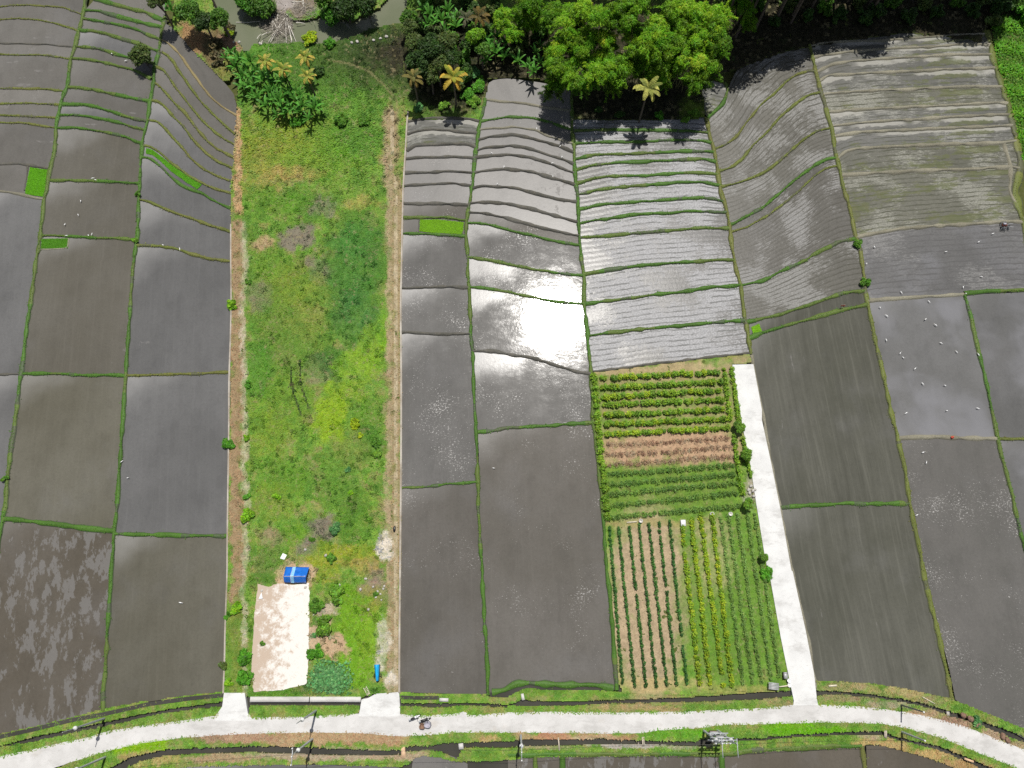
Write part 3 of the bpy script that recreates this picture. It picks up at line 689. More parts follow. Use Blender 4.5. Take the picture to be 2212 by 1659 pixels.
column(L2, W1, [("A 1430,200 1510,240", '-'), ("A 1400,345 1460,370 1540,440 1610,530 1680,640 1740,730 1820,830 1930,930 2060,1010", 'b', .24, .22), ("A 1385,450 1440,465 1500,530 1570,640 1640,740 1730,860 1850,990 1960,1090 2050,1170", 'o', .28, .22),
    ("A 1360,580 1420,600 1480,680 1560,800 1650,920 1760,1050 1880,1160 1970,1220 2050,1260", 'o', .28, .22), ("A 1330,715 1380,735 1440,800 1520,900 1600,975 1690,1090 1800,1220 1900,1305 2040,1375", 'o', .3, .22),
    ("A 1310,878 1370,885 1440,935 1520,1030 1590,1100 1690,1230 1800,1340 1900,1410 2035,1475", 'o', .28, .22), ("A 1290,1050 1370,1060 1430,1110 1500,1190 1570,1265 1650,1370 1780,1480 1900,1540 2020,1575", 'o', .26, .2),
    ("A 1245,1265 1310,1275 1400,1340 1500,1430 1640,1530 1790,1610 E 1900,0 2015,25", 'o', .28, .22), ("A 1240,1370 1300,1375 1400,1450 1500,1550 1600,1620 1680,1659 E 1750,20 1850,80 2010,155", 'g', .3, .24),
    ("E 1215,85 1300,100 1450,170 1650,240 1850,310 2015,365", 'o', .34, .26), ("E 1190,475 1350,480 1500,500 1650,550 1800,590 2015,622", 'o', .34, .26), ("E 1100,1615 1400,1605 1700,1595 2000,1580", 'o', .28, .24), ("I 1005,1332 1300,1340 1600,1345 1985,1348", 'g', .36, .26),
    ("M 870,1175 1150,1115 1400,1078 1890,1020", '-')],
    ['f_plain', 'f_plain', 'f_plain', 'f_plain', 'f_plain', 'f_grey', 'f_grey', 'f_grey', 'f_grey', 'f_grey', 'f_grey', 'f_grey', 'f_olive'])
column(W2, L3, [("B 1345,1060 1450,1035 1600,1025 1750,1035 1880,1035 1960,1060", 'm', .34, .26), ("B 1335,1165 1450,1140 1560,1130 1700,1140 1800,1150 1945,1160", 'm', .3, .26), ("B 1330,1310 1400,1270 1550,1260 1750,1255 1880,1260 1940,1290", 'm', .34, .3),
    ("B 1325,1390 1450,1370 1600,1370 1750,1365 1925,1380", 'm', .36, .3), ("B 1315,1505 1500,1500 1700,1490 1910,1505", 'm', .36, .3), ("B 1305,1618 1500,1605 1750,1600 1900,1620", 'm', .34, .28), ("F 1300,110 1450,115 1550,110 1700,120 1880,130", 'm', .34, .3),
    ("F 1300,235 1450,235 1700,240 1855,265", 'g', .36, .3), ("F 1290,380 1500,378 1700,390 1845,400", 'g', .34, .3), ("F 1285,850 1500,845 1700,840 1870,845", 'm', .36, .3), ("F 1285,1238 1500,1245 1700,1250 1890,1245", 'm', .34, .3),
    ("J 1285,935 1500,925 1700,895 1950,880", 'g', .28, .22), ("N 1228,1020 1960,1040", '-')],
    ['f_stub', 'f_stub', 'f_wet', 'f_wet', 'f_wet', 'f_wet', 'f_speck', 'f_plain', 'f_spark', 'f_spark', 'f_spark', 'f_speck'])
column(L3, L4, [("B 2015,860 2040,700 C 0,680 300,720 555,780", '-'), ("B 2015,868 C 0,890 150,905 330,940 555,965", 't', .26, .24), ("B 1965,1060 2212,1020 C 0,1015 200,1025 350,1065 555,1130", 'g', .3, .24), ("B 1960,1130 2212,1110 C 0,1100 250,1130 350,1190 570,1250", 't', .26, .24),
    ("B 1950,1220 2050,1190 2212,1180 C 0,1170 150,1190 300,1230 450,1270 575,1330", 'm', .34, .3), ("B 1940,1310 2050,1280 2212,1270 C 0,1265 150,1285 300,1330 450,1380 580,1430", 'm', .34, .3), ("B 1925,1370 2050,1355 2212,1345 C 0,1350 200,1370 350,1420 585,1510", 'm', .34, .3),
    ("B 1915,1500 2050,1480 2212,1470 C 0,1470 200,1495 350,1540 595,1610", 'm', .36, .3), ("B 1905,1640 2000,1620 2212,1630 C 100,1645 G 300,45 450,80 605,100", 'm', .36, .3), ("F 1885,110 2050,100 2200,120 G 0,120 200,160 400,220 620,280", 'm', .36, .3),
    ("F 1870,195 2000,200 2200,240 G 0,245 200,300 400,345 620,395", 'm', .34, .3), ("F 1850,285 2000,290 2200,340 G 0,345 200,390 400,440 630,480", 'g', .32, .28), ("F 1860,585 2000,595 2200,640 G 0,645 200,680 400,720 660,745", 'g', .32, .28),
    ("F 1875,840 2000,850 2200,885 G 0,885 150,920 350,960 520,980 665,988", 'g', .3, .26), ("F 1900,1395 2100,1400 2200,1425 G 0,1430 200,1460 400,1520 600,1580 720,1592", 'm', .34, .28), ("J 1950,445 2100,430 2212,410 K 0,410 300,390 745,362", 'g', .34, .26), ("N 1970,1045 2143,960 O 100,950 915,1000", '-')],
    ['f_wet', 'f_wet', 'f_wet', 'f_wet', 'f_wet', 'f_wet', 'f_wet', 'f_wet', 'f_wet', 'f_wet', 'f_speck', 'f_spark', 'f_spark', 'f_spark', 'f_spark', 'f_speck'])
column(L4, L5, [("C 555,900 900,900 1300,900 1730,1000", '-'), ("C 556,1050 1000,1048 1300,1050 1500,1045 1725,1055", '-'), ("C 558,1140 900,1130 1300,1135 1550,1138 1745,1155", 'g', .36, .3), ("C 570,1250 800,1240 1100,1240 1350,1225 1550,1218 1700,1228 1770,1245", 'g', .36, .3), ("C 578,1385 750,1350 1000,1340 1300,1335 1550,1315 1795,1325", 'g', .38, .3),
    ("C 584,1485 750,1440 1000,1415 1300,1405 1500,1395 1700,1385 1812,1412", 'g', .38, .3), ("C 595,1595 750,1555 900,1535 1200,1530 1500,1508 1650,1500 1830,1520", 'g', .38, .3), ("C 602,1695 750,1665 900,1640 1200,1615 1500,1590 1700,1590 1848,1615", 'g', .36, .3),
    ("G 612,165 800,125 1100,105 1400,85 1600,65 1700,60 1800,75 1880,95", 'g', .36, .3), ("G 620,285 800,255 1100,215 1400,195 1600,185 1905,190", 'g', .36, .3), ("G 622,416 900,395 1200,365 1500,340 1700,328 1932,332", 'g', .36, .3),
    ("G 660,732 900,690 1200,650 1500,630 1800,608 1972,605", 'g', .38, .32), ("G 668,988 900,960 1200,920 1500,885 1800,840 2024,825", 'g', .38, .32), ("G 690,1264 900,1240 1200,1205 1500,1180 1800,1150 2068,1135", 'g', .38, .32), ("G 722,1582 1200,1520 1600,1470 2112,1415", 'm', .25, .2)],
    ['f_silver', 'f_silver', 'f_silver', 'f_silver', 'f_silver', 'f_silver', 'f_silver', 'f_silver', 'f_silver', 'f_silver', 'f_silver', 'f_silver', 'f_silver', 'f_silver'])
# the slanting ploughed strips
column(L5, L6, [("C 1725,1030 1830,930 1900,820 1960,660 2060,520 2150,430 D 120,300 260,350 402,385", '-'), ("C 1745,1140 1880,1030 2010,860 2110,700 D 0,620 130,520 300,480 425,485", '-'), ("C 1795,1305 1900,1260 1990,1190 2080,1070 2180,930 D 100,800 200,690 300,630 380,600 450,600", 'o', .28, .24),
    ("C 1828,1490 1950,1460 2040,1390 2130,1270 D 0,1160 150,990 280,880 400,800 502,782", 'o', .28, .24), ("C 1850,1630 1990,1600 2100,1560 2212,1516 D 100,1400 250,1270 350,1180 450,1110 590,1076", 'o', .32, .26), ("G 1930,300 1990,275 2100,215 2212,155 D 180,1605 300,1500 450,1390 560,1340 632,1330", 'g', .34, .26),
    ("G 1938,365 2080,320 2212,250 H 150,130 320,0 D 450,1480 540,1420 652,1400", 'o', .24, .2), ("G 2024,825 2120,808 2212,790 H 150,690 300,620 500,510 650,430 795,405", 'g', .34, .26), ("G 2065,1150 2140,1140 2212,1115 H 150,1050 360,980 500,930 700,865 872,845", 'g', .36, .28),
    ("G 2085,1295 2212,1245 H 200,1140 430,1075 700,1000 892,965", 'g', .42, .28), ("L 160,1070 400,1050 700,1035 1252,1035", 'g', .4, .26), ("Q 470,930 900,945 1200,990 1600,1075", '-')],
    ['f_diag', 'f_diag', 'f_diag', 'f_diag', 'f_diag', 'f_diag2', 'f_diag2', 'f_diag', 'f_dark', '-', '-'])
RD2 = W(RDR)
bund(RDR, 't', .3, .16)
field(W("G 2100,1290 2212,1245 H 200,1140 430,1075 700,1000 892,965"), W("L 165,1068 400,1050 700,1035 1252,1035"), RD2, W(L6), 'f_dark')
field(W("L 165,1072 400,1050 700,1035 1252,1035"), W("Q 462,930 900,945 1200,990 1600,1075"), RD2, W(L6), 'f_dark')
# small corner paddy behind the bamboo
field(W("C 1690,760 1760,700 1900,735"), W("C 1715,1025 1730,1020 1740,1015"), None, W("C 1900,735 1920,780 1880,900 1740,1015"), 'f_stub')
bund("C 1890,725 1920,780 1880,900 1730,1035", 'g', .4, .3)
column(L6, L7, [("D 390,360 500,240 800,180 1400,150 1880,170", '-'), ("D 402,390 560,360 700,350 950,345 1200,330 1600,300 1895,285", 't', .26, .22), ("D 425,490 560,460 800,430 1100,410 1500,390 1700,375 1925,378", 't', .34, .26), ("D 455,612 560,560 620,535 900,505 1300,480 1600,462 1945,460", 't', .34, .26), ("D 480,690 550,640 700,630 1000,612 1300,600 1700,580 1975,575", 't', .36, .28),
    ("D 515,800 560,790 800,775 1100,760 1400,745 1800,730 2030,735", 't', .36, .28), ("D 545,948 700,935 1000,915 1400,900 1800,875 2080,870", 't', .36, .28), ("D 588,1070 800,1040 1100,1020 1400,1000 1800,980 2105,965", 't', .36, .28), ("D 602,1152 800,1120 1200,1100 1600,1080 2122,1060", 't', .36, .28),
    ("D 635,1345 700,1280 800,1255 1200,1235 1700,1215 2040,1205 2152,1190", 't', .4, .28), ("D 670,1480 1000,1460 1400,1440 1800,1425 2100,1410 2195,1420", 't', .4, .28), ("H 790,397 900,370 1200,320 1600,290 2000,265 2215,262", 't', .4, .28), ("H 885,932 1200,910 1500,890 1705,880 2212,860 2330,850", '-')],
    ['f_stub', 'f_stub', 'f_stub', 'f_stub', 'f_stub', 'f_stubd', 'f_stub', 'f_stub', 'f_stub', 'f_stubd', 'f_stubd', 'f_tract'])
bund("H 885,932 1200,910 1500,890 1705,880", 't', .34, .24); bund("H 1705,868 1900,850 2212,845 2330,840", 'g', .44, .3)
bund("D 2040,1205 2100,1420 H 2090,0 2200,250", 't', .34, .24)
column(L6, L8 + " z 2262,1420 2292,1640", [("H 890,932 1200,910 1500,890 1705,880", '-'), ("L 1145,482 1500,475 1985,490", 't', .4, .26), ("z 2064,1512 2292,1640", '-')], ['f_cloud', 'f_rspeck'])
column(L8, ER, [("H 1712,872 1900,852 2330,842", '-'), ("L 1988,490 2212,492 2340,494", 'o', .3, .24), ("z 2216,1194 2290,1200", '-')], ['f_cloud', 'f_cloud'])
# paddies south of the road
for a, b, f in (("z 380,1652 560,1652 700,1652 862,1656", "z 380,1730 862,1730", 'f_grey'), ("z 893,1634 940,1622 985,1636 1010,1650", "z 880,1730 1010,1730", 'f_wet'), ("O 0,1555 250,1548 600,1545 1000,1545 1800,1540", "O 0,1950 1800,1950", 'f_patch'),
                ("O 1800,1540 2143,1508 Q 300,1492 845,1468", "O 1800,1950 Q 860,1950", 'f_bot'), ("Q 880,1470 1000,1465 1150,1505 1350,1560 1550,1625 1650,1680", "Q 900,2000 1700,2000", 'f_bot')):
    field(W(a), W(b), None, None, f)
for s, k in (("O 230,1550 235,1700", 'g'), ("O 455,1545 460,1700", 'g'), ("O 1800,1540 1815,1720", 'g'), ("Q 840,1468 870,1720", 'o'), ("O 0,1548 500,1540 1000,1542 1800,1538 2143,1505 Q 300,1488 840,1466", 'g')): bund(s, k, .42, .3)
# looping banklet at the foot of the long paddy and its ditch
bund("N 2010,1025 2143,1000 O 0,985 80,945 160,938 330,960 350,955 720,958 890,985", 'g', .5, .3)
mbd = MB(); q = resample(W("N 1990,1045 2143,1050 O 0,1040 100,985 180,965 330,985 500,985 890,1000", .01), step=.6, sm=2)
tg = np.gradient(q, axis=0); tg /= np.linalg.norm(tg, axis=1)[:, None]; nn = np.stack([-tg[:, 1], tg[:, 0], tg[:, 0] * 0], 1) * .4
mbd.add(np.concatenate([q - nn, q + nn]), [[i, i + 1, len(q) + i + 1, len(q) + i] for i in range(len(q) - 1)]); struct(mbd.build('ditch_water', M['canal']))
# ---- land pieces
PLOT = "A 2070,850 2090,700 1950,560 1860,480 B -60,470 0,385 200,380 400,370 560,385 700,365 900,310 1000,255 1150,220 1290,200 1330,300 1290,700 1300,900 1335,1000 1325,1250 1310,1500 1300,1659 F 1290,500 1280,1000 1285,1659 J 1283,800 1275,1659 N 1230,500 1226,1022 1030,1030 905,1062 0,1062 M 2080,1050 2065,1025 1893,1025 1900,800 1905,500 1920,0 I 1985,1400 1990,1000 1998,500 2008,0 E 2012,1300 2020,1000 2015,600 2015,0 A 2030,1500 2050,1250 2065,1000"
ground('grass_plot', PLOT, .16, .9, edge=.8, seed=1)
ground('river_bank', "A 1500,235 1530,-100 1850,-100 1860,60 1900,200 2000,320 2050,370 2100,400 2130,480 1990,700 1950,710 1850,610 1700,460 1560,300", .14, .9, edge=2, seed=2)
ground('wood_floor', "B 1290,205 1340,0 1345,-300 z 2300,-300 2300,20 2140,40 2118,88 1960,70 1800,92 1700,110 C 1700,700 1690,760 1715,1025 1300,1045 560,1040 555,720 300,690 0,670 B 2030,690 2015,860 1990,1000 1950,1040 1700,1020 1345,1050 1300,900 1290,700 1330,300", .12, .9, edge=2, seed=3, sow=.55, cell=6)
ground('far_bank', "z 500,-200 492,-40 512,8 540,25 575,30 600,20 640,36 668,40 700,30 760,44 820,16 850,-20 862,-200", .1, .9, edge=4, seed=4, sow=.6)
ground('garden_soil', "G 725,1590 1200,1530 1600,1480 2105,1425 2120,1500 1955,1515 K 1980,0 2020,250 2060,480 2110,720 2160,1050 2212,1330 L 10,1400 50,1600 Q 60,0 160,560 240,980 O 2143,1012 1700,1045 1300,1065 970,1075 965,1000 910,900 870,300 K 830,1200 800,900 770,600 740,300", .1, .7, edge=.6, seed=5, sow=.22, cell=3.5, h=.6)
ground('weed_field', "D 1940,200 2230,180 2330,1500 2230,1440 2165,1200 2100,900 2040,740 1970,530", .12, .6, edge=1, seed=6, sow=0)
RT = "M -200,1600 0,1555 200,1520 400,1470 700,1410 950,1340 1200,1300 1500,1265 1840,1215 2143,1232 N 400,1226 750,1205 890,1200 1240,1205 1400,1218 1700,1202 1770,1182 1830,1215 2143,1190 O 300,1185 700,1187 1000,1192 1500,1182 2143,1152 Q 270,1125 460,1120 900,1145 1180,1182 1400,1222 1700,1302 1900,1382 2212,1502 2400,1590"
RB = "M -200,1750 300,1720 450,1659 700,1580 900,1520 1200,1450 1500,1410 1800,1385 2143,1370 N 500,1360 900,1365 1250,1395 1500,1380 1700,1360 2143,1360 O 500,1365 900,1370 1150,1365 1250,1345 1650,1320 1750,1300 2143,1290 Q 500,1275 1000,1285 1200,1320 1500,1400 1800,1520 2100,1640 2300,1740"
def rev(s): return P(s)[::-1]
rp = np.concatenate([resample(P(RT), step=9), resample(P(RB), step=9)[::-1]])
struct(prism('road', rp, .22, .5, M['road'], edge=1.1, step=4, seed=9))
struct(prism('driveway', "M 1890,1025 2065,1025 2080,1130 2092,1200 2143,1240 2143,1260 1815,1260 1825,1212 1875,1140", .232, .6, M['drive']))
struct(prism('driveway', "N 1030,1032 1226,1018 1232,1140 1232,1225 880,1225 895,1165 908,1080 960,1070", .232, .6, M['drive'], edge=.5, step=5, seed=12))
struct(prism('driveway', "G 1955,1517 2138,1512 K 2165,0 2212,250 L 0,330 80,700 150,1050 250,1600 Q 260,0 370,500 440,860 465,1085 475,1130 265,1130 270,1090 240,950 160,560 60,0 L 50,1600 20,1450 K 2160,1050 2110,720 2060,480 2020,250 1980,0", .232, .6, M['drive']))
def band(name, top, bot, **k):
    return ground(name, np.concatenate([P(top), rev(bot)]), **k)
CT1 = "M -200,1510 0,1470 300,1390 600,1330 900,1265 1200,1200 1500,1145 1900,1095"
CB1 = "M -200,1530 0,1488 300,1436 500,1392 900,1308 1300,1216 1600,1170 1870,1142"
band('canal_bank', "M -200,1410 0,1370 300,1310 600,1235 880,1160 1150,1110 1240,1090 1260,1118 1400,1075 1650,1040 1905,1015", CT1, z=.14, depth=.6, edge=1.0, seed=20, h=.7)
band('road_verge', CB1, "M -200,1620 0,1575 200,1535 400,1485 700,1425 950,1355 1200,1312 1500,1278 1850,1228 1870,1200", z=.16, depth=.6, edge=1.4, seed=21, sow=1.3)
band('road_verge', "N -30,1134 890,1136", "N -50,1245 400,1240 750,1222 885,1190", z=.16, depth=.6, edge=1.2, seed=22, sow=1.3)
CT2 = "N 1242,1108 1560,1112 1800,1104 2143,1122 O 60,1110 110,1078 200,1088 600,1090 900,1082 1300,1068 1700,1048 2143,1014 Q 245,1004"
CB2 = "N 1238,1142 1560,1148 1800,1132 2143,1150 O 0,1132 200,1142 600,1132 900,1116 1300,1112 1700,1102 2143,1082 Q 255,1056"
band('canal_bank', "N 1228,1022 1600,1035 1960,1040 1990,1062 2143,1066 O 0,1062 110,1000 180,985 330,1004 880,1010 970,1020 1300,1050 1700,1030 2143,1000 Q 240,985", CT2, z=.15, depth=.6, edge=.9, seed=23, h=.7)
band('road_verge', CB2, "N 1238,1222 1400,1234 1700,1218 1770,1198 1830,1232 2143,1206 O 300,1200 700,1203 1000,1208 1500,1198 2143,1168 Q 268,1130", z=.16, depth=.6, edge=1.3, seed=24, sow=1.3)
band('canal_bank', "Q 462,925 600,930 900,945 1200,990 1450,1045 1590,1075 1700,1120 1900,1200 2212,1330 2400,1420", "Q 466,1000 650,1010 900,1030 1200,1075 1400,1120 1600,1180 1750,1220 2000,1310 2212,1390 2400,1470", z=.15, depth=.6, edge=1, seed=25)
band('road_verge', "Q 466,1050 650,1042 900,1062 1200,1108 1400,1152 1600,1228 1750,1262 2000,1368 2212,1448 2400,1530", "Q 470,1135 900,1160 1180,1197 1400,1237 1700,1317 1900,1397 2212,1517 2400,1605", z=.16, depth=.6, edge=1.3, seed=26)
C3T = "M 850,1700 960,1640 1100,1560 1400,1500 1700,1485 2143,1468 N 300,1475 700,1488 1100,1508 1245,1500 1300,1470 1500,1465 1650,1435 1760,1440 2143,1430 O 200,1410 400,1412 800,1408 1150,1422 1600,1432 1660,1405 Q 0,1400 300,1370 700,1350 1000,1340 1150,1392 1500,1472 1800,1592 2000,1680"
C3B = "M 1000,1720 1080,1655 1200,1600 1400,1558 1700,1540 2143,1528 N 300,1542 700,1552 1100,1560 1240,1546 1300,1520 1500,1510 1590,1530 1720,1590 1760,1490 2143,1490 O 200,1478 400,1472 800,1464 1150,1462 1600,1478 1850,1440 Q 0,1430 300,1402 700,1386 1000,1384 1150,1424 1500,1512 1800,1642 1900,1720"
band('road_verge', "M 420,1690 690,1575 900,1508 1200,1438 1500,1398 1800,1373 2143,1358 N 500,1348 900,1353 1250,1383 1500,1368 1700,1348 2143,1348 O 500,1353 900,1358 1150,1353 1250,1333 1650,1308 1750,1288 2143,1278 Q 500,1263 1000,1273 1200,1308 1500,1388 1800,1508 2100,1628 2250,1700", C3T, z=.15, depth=.6, edge=1.2, seed=27, sow=1.3)
band('field_edge', C3B, "M 1000,1760 1200,1700 1650,1640 2143,1632 N 500,1622 1230,1645 1310,1625 1350,1575 1430,1552 1560,1565 1640,1590 1720,1605 2143,1590 O 250,1560 1000,1555 1700,1550 2143,1515 Q 300,1500 850,1470 900,1462 1000,1462 1150,1502 1350,1556 1550,1622 1700,1700 1900,1760", z=.13, depth=.6, edge=.9, seed=28)
# narrow feeder ditch along the upper bank
for s, w_ in (("M -60,1408 0,1395 300,1330 600,1255 850,1210 1100,1155 1250,1120 1600,1072 1885,1045", .28), ("N 1240,1062 1400,1068 1560,1066", .25)):
    q = resample(W(s, .225), step=.7, sm=1); tg = np.gradient(q, axis=0); tg /= np.linalg.norm(tg, axis=1)[:, None]; nn = np.stack([-tg[:, 1], tg[:, 0], tg[:, 0] * 0], 1) * w_
    mbd = MB(); mbd.add(np.concatenate([q - nn, q + nn]), [[i, i + 1, len(q) + i + 1, len(q) + i] for i in range(len(q) - 1)]); struct(mbd.build('ditch_water', M['canal']))
# sandy building pad
t = NT('sand_pad'); p = t.pos(); uvx = t.n('ShaderNodeSeparateXYZ', Vector=p).outputs[0]
f = t.math('ADD', t.noise(p, .8, 7, .74), t.math('MULTIPLY', t.math('SUBTRACT', uvx, float(at1(616, 1380)[0])), .04))
c = t.mix(t.ramp(f, .35, .53), (.45, .36, .28), (.68, .65, .60)); g = t.noise(p, 2.5, 5, .7)
c = t.mix(t.math('MULTIPLY', t.ramp(g, .55, .75), .35), c, (.42, .31, .22))
t.set(t.b.inputs['Base Color'], c); t.b.inputs['Roughness'].default_value = .95; t.bump(g, .4, .06); M['pad'] = t.m
struct(prism('sand_pad', "z 557,1262 580,1268 600,1260 630,1264 668,1258 668,1320 667,1400 663,1478 610,1490 548,1495 542,1460 545,1400 550,1320", .27, .3, M['pad'], edge=1.6, step=4, seed=31))
# ---- tufts of grass over every sown piece (nobody could count them)
EXCL = [P("z 555,1262 600,1260 668,1258 667,1400 663,1480 610,1490 547,1495 542,1400"), np.concatenate([P(RT) + np.array([0, 3.0]), (P(RB) - np.array([0, 3.0]))[::-1]]), P("M 1890,1025 2065,1025 2080,1130 2092,1240 1825,1240 1875,1140"), P("N 1010,1040 1226,1018 1232,1225 885,1225 900,1165 912,1080"), P("z 622,1226 664,1222 664,1252 622,1254")]
mbs = MB()
for p, z, dens, h in TUFT:
    lo, hi = np.maximum(p.min(0), (-40, -40)), np.minimum(p.max(0), (2255, 1700))
    if (hi <= lo).any(): continue
    n = int((hi[0] - lo[0]) * (hi[1] - lo[1]) * .42 * dens)
    x = rng.uniform(lo[0], hi[0], n); y = rng.uniform(lo[1], hi[1], n)
    k = inpoly(x, y, p)
    for e_ in EXCL: k &= ~inpoly(x, y, e_)
    x, y = x[k], y[k]
    c, d = land_colour(x, y)
    k = rng.uniform(0, 1, len(x)) < d; x, y, c = x[k], y[k], c[k]
    cl = fbm(x, y, 7, 77); m = len(x)
    hgt = h * (.14 + .42 * np.clip(cl - .3, 0, 1)) * rng.uniform(.6, 1.3, m)
    tall = np.clip(1 - np.abs(y - 300) / 160, 0, 1) * ((x > 500) & (x < 840)); hgt = hgt * (1 + .8 * tall)
    pos = at(x, y, np.full(m, z - .02))
    c = c * rng.uniform(1.0, 1.4, (m, 1)); c[:, 0] *= rng.uniform(.85, 1.25, m)
    az = rng.uniform(0, 2 * np.pi, m); az = np.where(tall > .3, rng.normal(-2.6, .5, m), az)
    blades(mbs, pos, np.clip(c, 0, .5), hgt, rng.uniform(.05, .12, m), (.75, 1.45), az)
pp = P(PLOT); m = 1700; x = rng.uniform(500, 870, m); y = rng.uniform(90, 1500, m); k = inpoly(x, y, pp)
for e_ in EXCL: k &= ~inpoly(x, y, e_)
k &= ~((x < 534) & (y > 480)) & ~((x > 826) & (y > 420)); k &= vnoise(x, y, 40, 91) > .35
x, y = x[k], y[k]; m = len(x); c, d = land_colour(x, y); nb = 16
x = np.repeat(x, nb) + rng.normal(0, 2.2, m * nb); y = np.repeat(y, nb) + rng.normal(0, 2.2, m * nb); c = np.repeat(c * rng.choice([.72, .85, 1.15, 1.3], m)[:, None], nb, 0); c[:, 1] *= 1.06
blades(mbs, at(x, y, np.full(m * nb, .16)), np.clip(c, 0, .45), rng.uniform(.25, .55, m * nb), rng.uniform(.05, .1, m * nb), (.4, 1.2))
tag(mbs.build('grass', M['grass']), kind='stuff')
# ---- the tall weeds of the field at the right edge
mbs = MB(); p = P("D 1945,130 2330,120 2330,1420 2230,1400 2165,1180 2100,880 2040,720 1970,510"); n = 15000
x = rng.uniform(2090, 2270, n); y = rng.uniform(20, 400, n); k = inpoly(x, y, p); x, y = x[k], y[k]; m = len(x)
row = np.sin(y / 7.5 + .3 * np.sin(x / 20)); pos = at(x, y, np.full(m, .1))
c = np.array(lin(96, 160, 36, 1.0))[None] * (rng.uniform(.6, 1.35, (m, 1)) * (.8 + .25 * row[:, None])); c[:, 0] *= rng.uniform(.8, 1.4, m)
blades(mbs, pos, c, (.6 + .25 * row) * rng.uniform(.7, 1.4, m), rng.uniform(.08, .16, m), (.6, 1.35))
tag(mbs.build('tall_weeds_grass', M['grass']), kind='stuff')
# ---- nursery beds of rice seedlings
def seedbed(poly, col=(84, 150, 4), rim='m'):
    p = P(poly); lo, hi = p.min(0), p.max(0); area = (hi - lo).prod(); n = int(area * 2.6)
    x = rng.uniform(lo[0], hi[0], n); y = rng.uniform(lo[1], hi[1], n); k = inpoly(x, y, p); x, y = x[k], y[k]; m = len(x)
    mb = MB(); w = at(p[:, 0], p[:, 1], .05)
    if np.sum(w[:, 0] * np.roll(w[:, 1], -1) - np.roll(w[:, 0], -1) * w[:, 1]) < 0: w = w[::-1]
    mb.add(w, [list(range(len(w)))], np.array(lin(*col, .8)))
    c = np.array(lin(*col, 1.1))[None] * rng.uniform(.9, 1.15, (m, 1)) * (.85 + .3 * fbm(x, y, 6, 5)[:, None])
    blades(mb, at(x, y, np.full(m, .05)), c, rng.uniform(.08, .14, m), rng.uniform(.03, .06, m), (.8, 1.4))
    return mb
for nm, poly, col in (("a", "A 262,1458 416,1478 408,1659 E 390,56 222,32 A 222,1659", (92, 160, 6)), ("b", "E 362,422 598,418 590,500 358,508", (76, 134, 18)),
        ("c", "A 1275,1290 1330,1305 1420,1375 1520,1455 1620,1525 1757,1607 1720,1648 1640,1598 1500,1500 1400,1405 1330,1350 1272,1338", (84, 152, 12)),
        ("d", "F 1447,256 1600,254 1825,277 1823,340 1808,378 1700,376 1530,366 1442,354", (112, 164, 4)), ("e", "G 2117,1192 2188,1162 2210,1228 2140,1252", (118, 174, 8))):
    tag(seedbed(poly, col).build('rice_seedlings_grass', M['grass']), kind='stuff')
bund("E 600,418 592,505 450,515 352,512", 't', .16, .12); bund("A 245,1445 215,1659", 'm', .2, .15); bund("F 1440,252 1436,365", 'm', .14, .1)
# ---- low concrete retaining walls along both tracks
def ribbon_wall(name, s, w, h, mat, label, cat, breaks=None):
    q = resample(W(s), step=1.2, sm=1); tg = np.gradient(q, axis=0); tg /= np.linalg.norm(tg, axis=1)[:, None]; nn = np.stack([-tg[:, 1], tg[:, 0], tg[:, 0] * 0], 1) * w
    n = len(q); mb = MB(); V = []
    for k, (a, z) in enumerate(((-1, -.4), (-1, h), (1, h), (1, -.4))):
        v = q + nn * a; v[:, 2] = z + (0 if z < 0 else 1) * .05 * (vnoise(q[:, 0], q[:, 1], 3, 5) - .5); V.append(v)
    V = np.stack(V, 1).reshape(-1, 3)
    mb.add(V, [[i * 4 + k, (i + 1) * 4 + k, (i + 1) * 4 + k + 1, i * 4 + k + 1] for i in range(n - 1) for k in range(3)])
    mb.add(V[:4], [[0, 1, 2, 3]]); mb.add(V[-4:], [[3, 2, 1, 0]])
    return tag(mb.build(name, mat), label, cat)
ribbon_wall('retaining_wall', W1[W1.index('E '):], .085, .42, M['wallc'], 'long low concrete edge wall between the paddies and the left dirt track', 'retaining wall')
ribbon_wall('retaining_wall', W2, .12, .48, M['wallc'], 'long low pale concrete wall beside the middle dirt track and straw and glint specked paddies', 'retaining wall')
ribbon_wall('canal_wall', "N -25,1077 300,1077 470,1077", .36, .40, M['canalwall'], 'flat pale concrete canal wall joining the left driveway', 'canal wall')
ribbon_wall('canal_wall', "N 478,1077 700,1077 905,1078", .36, .40, M['canalwall'], 'flat pale concrete canal wall joining the middle driveway', 'canal wall')
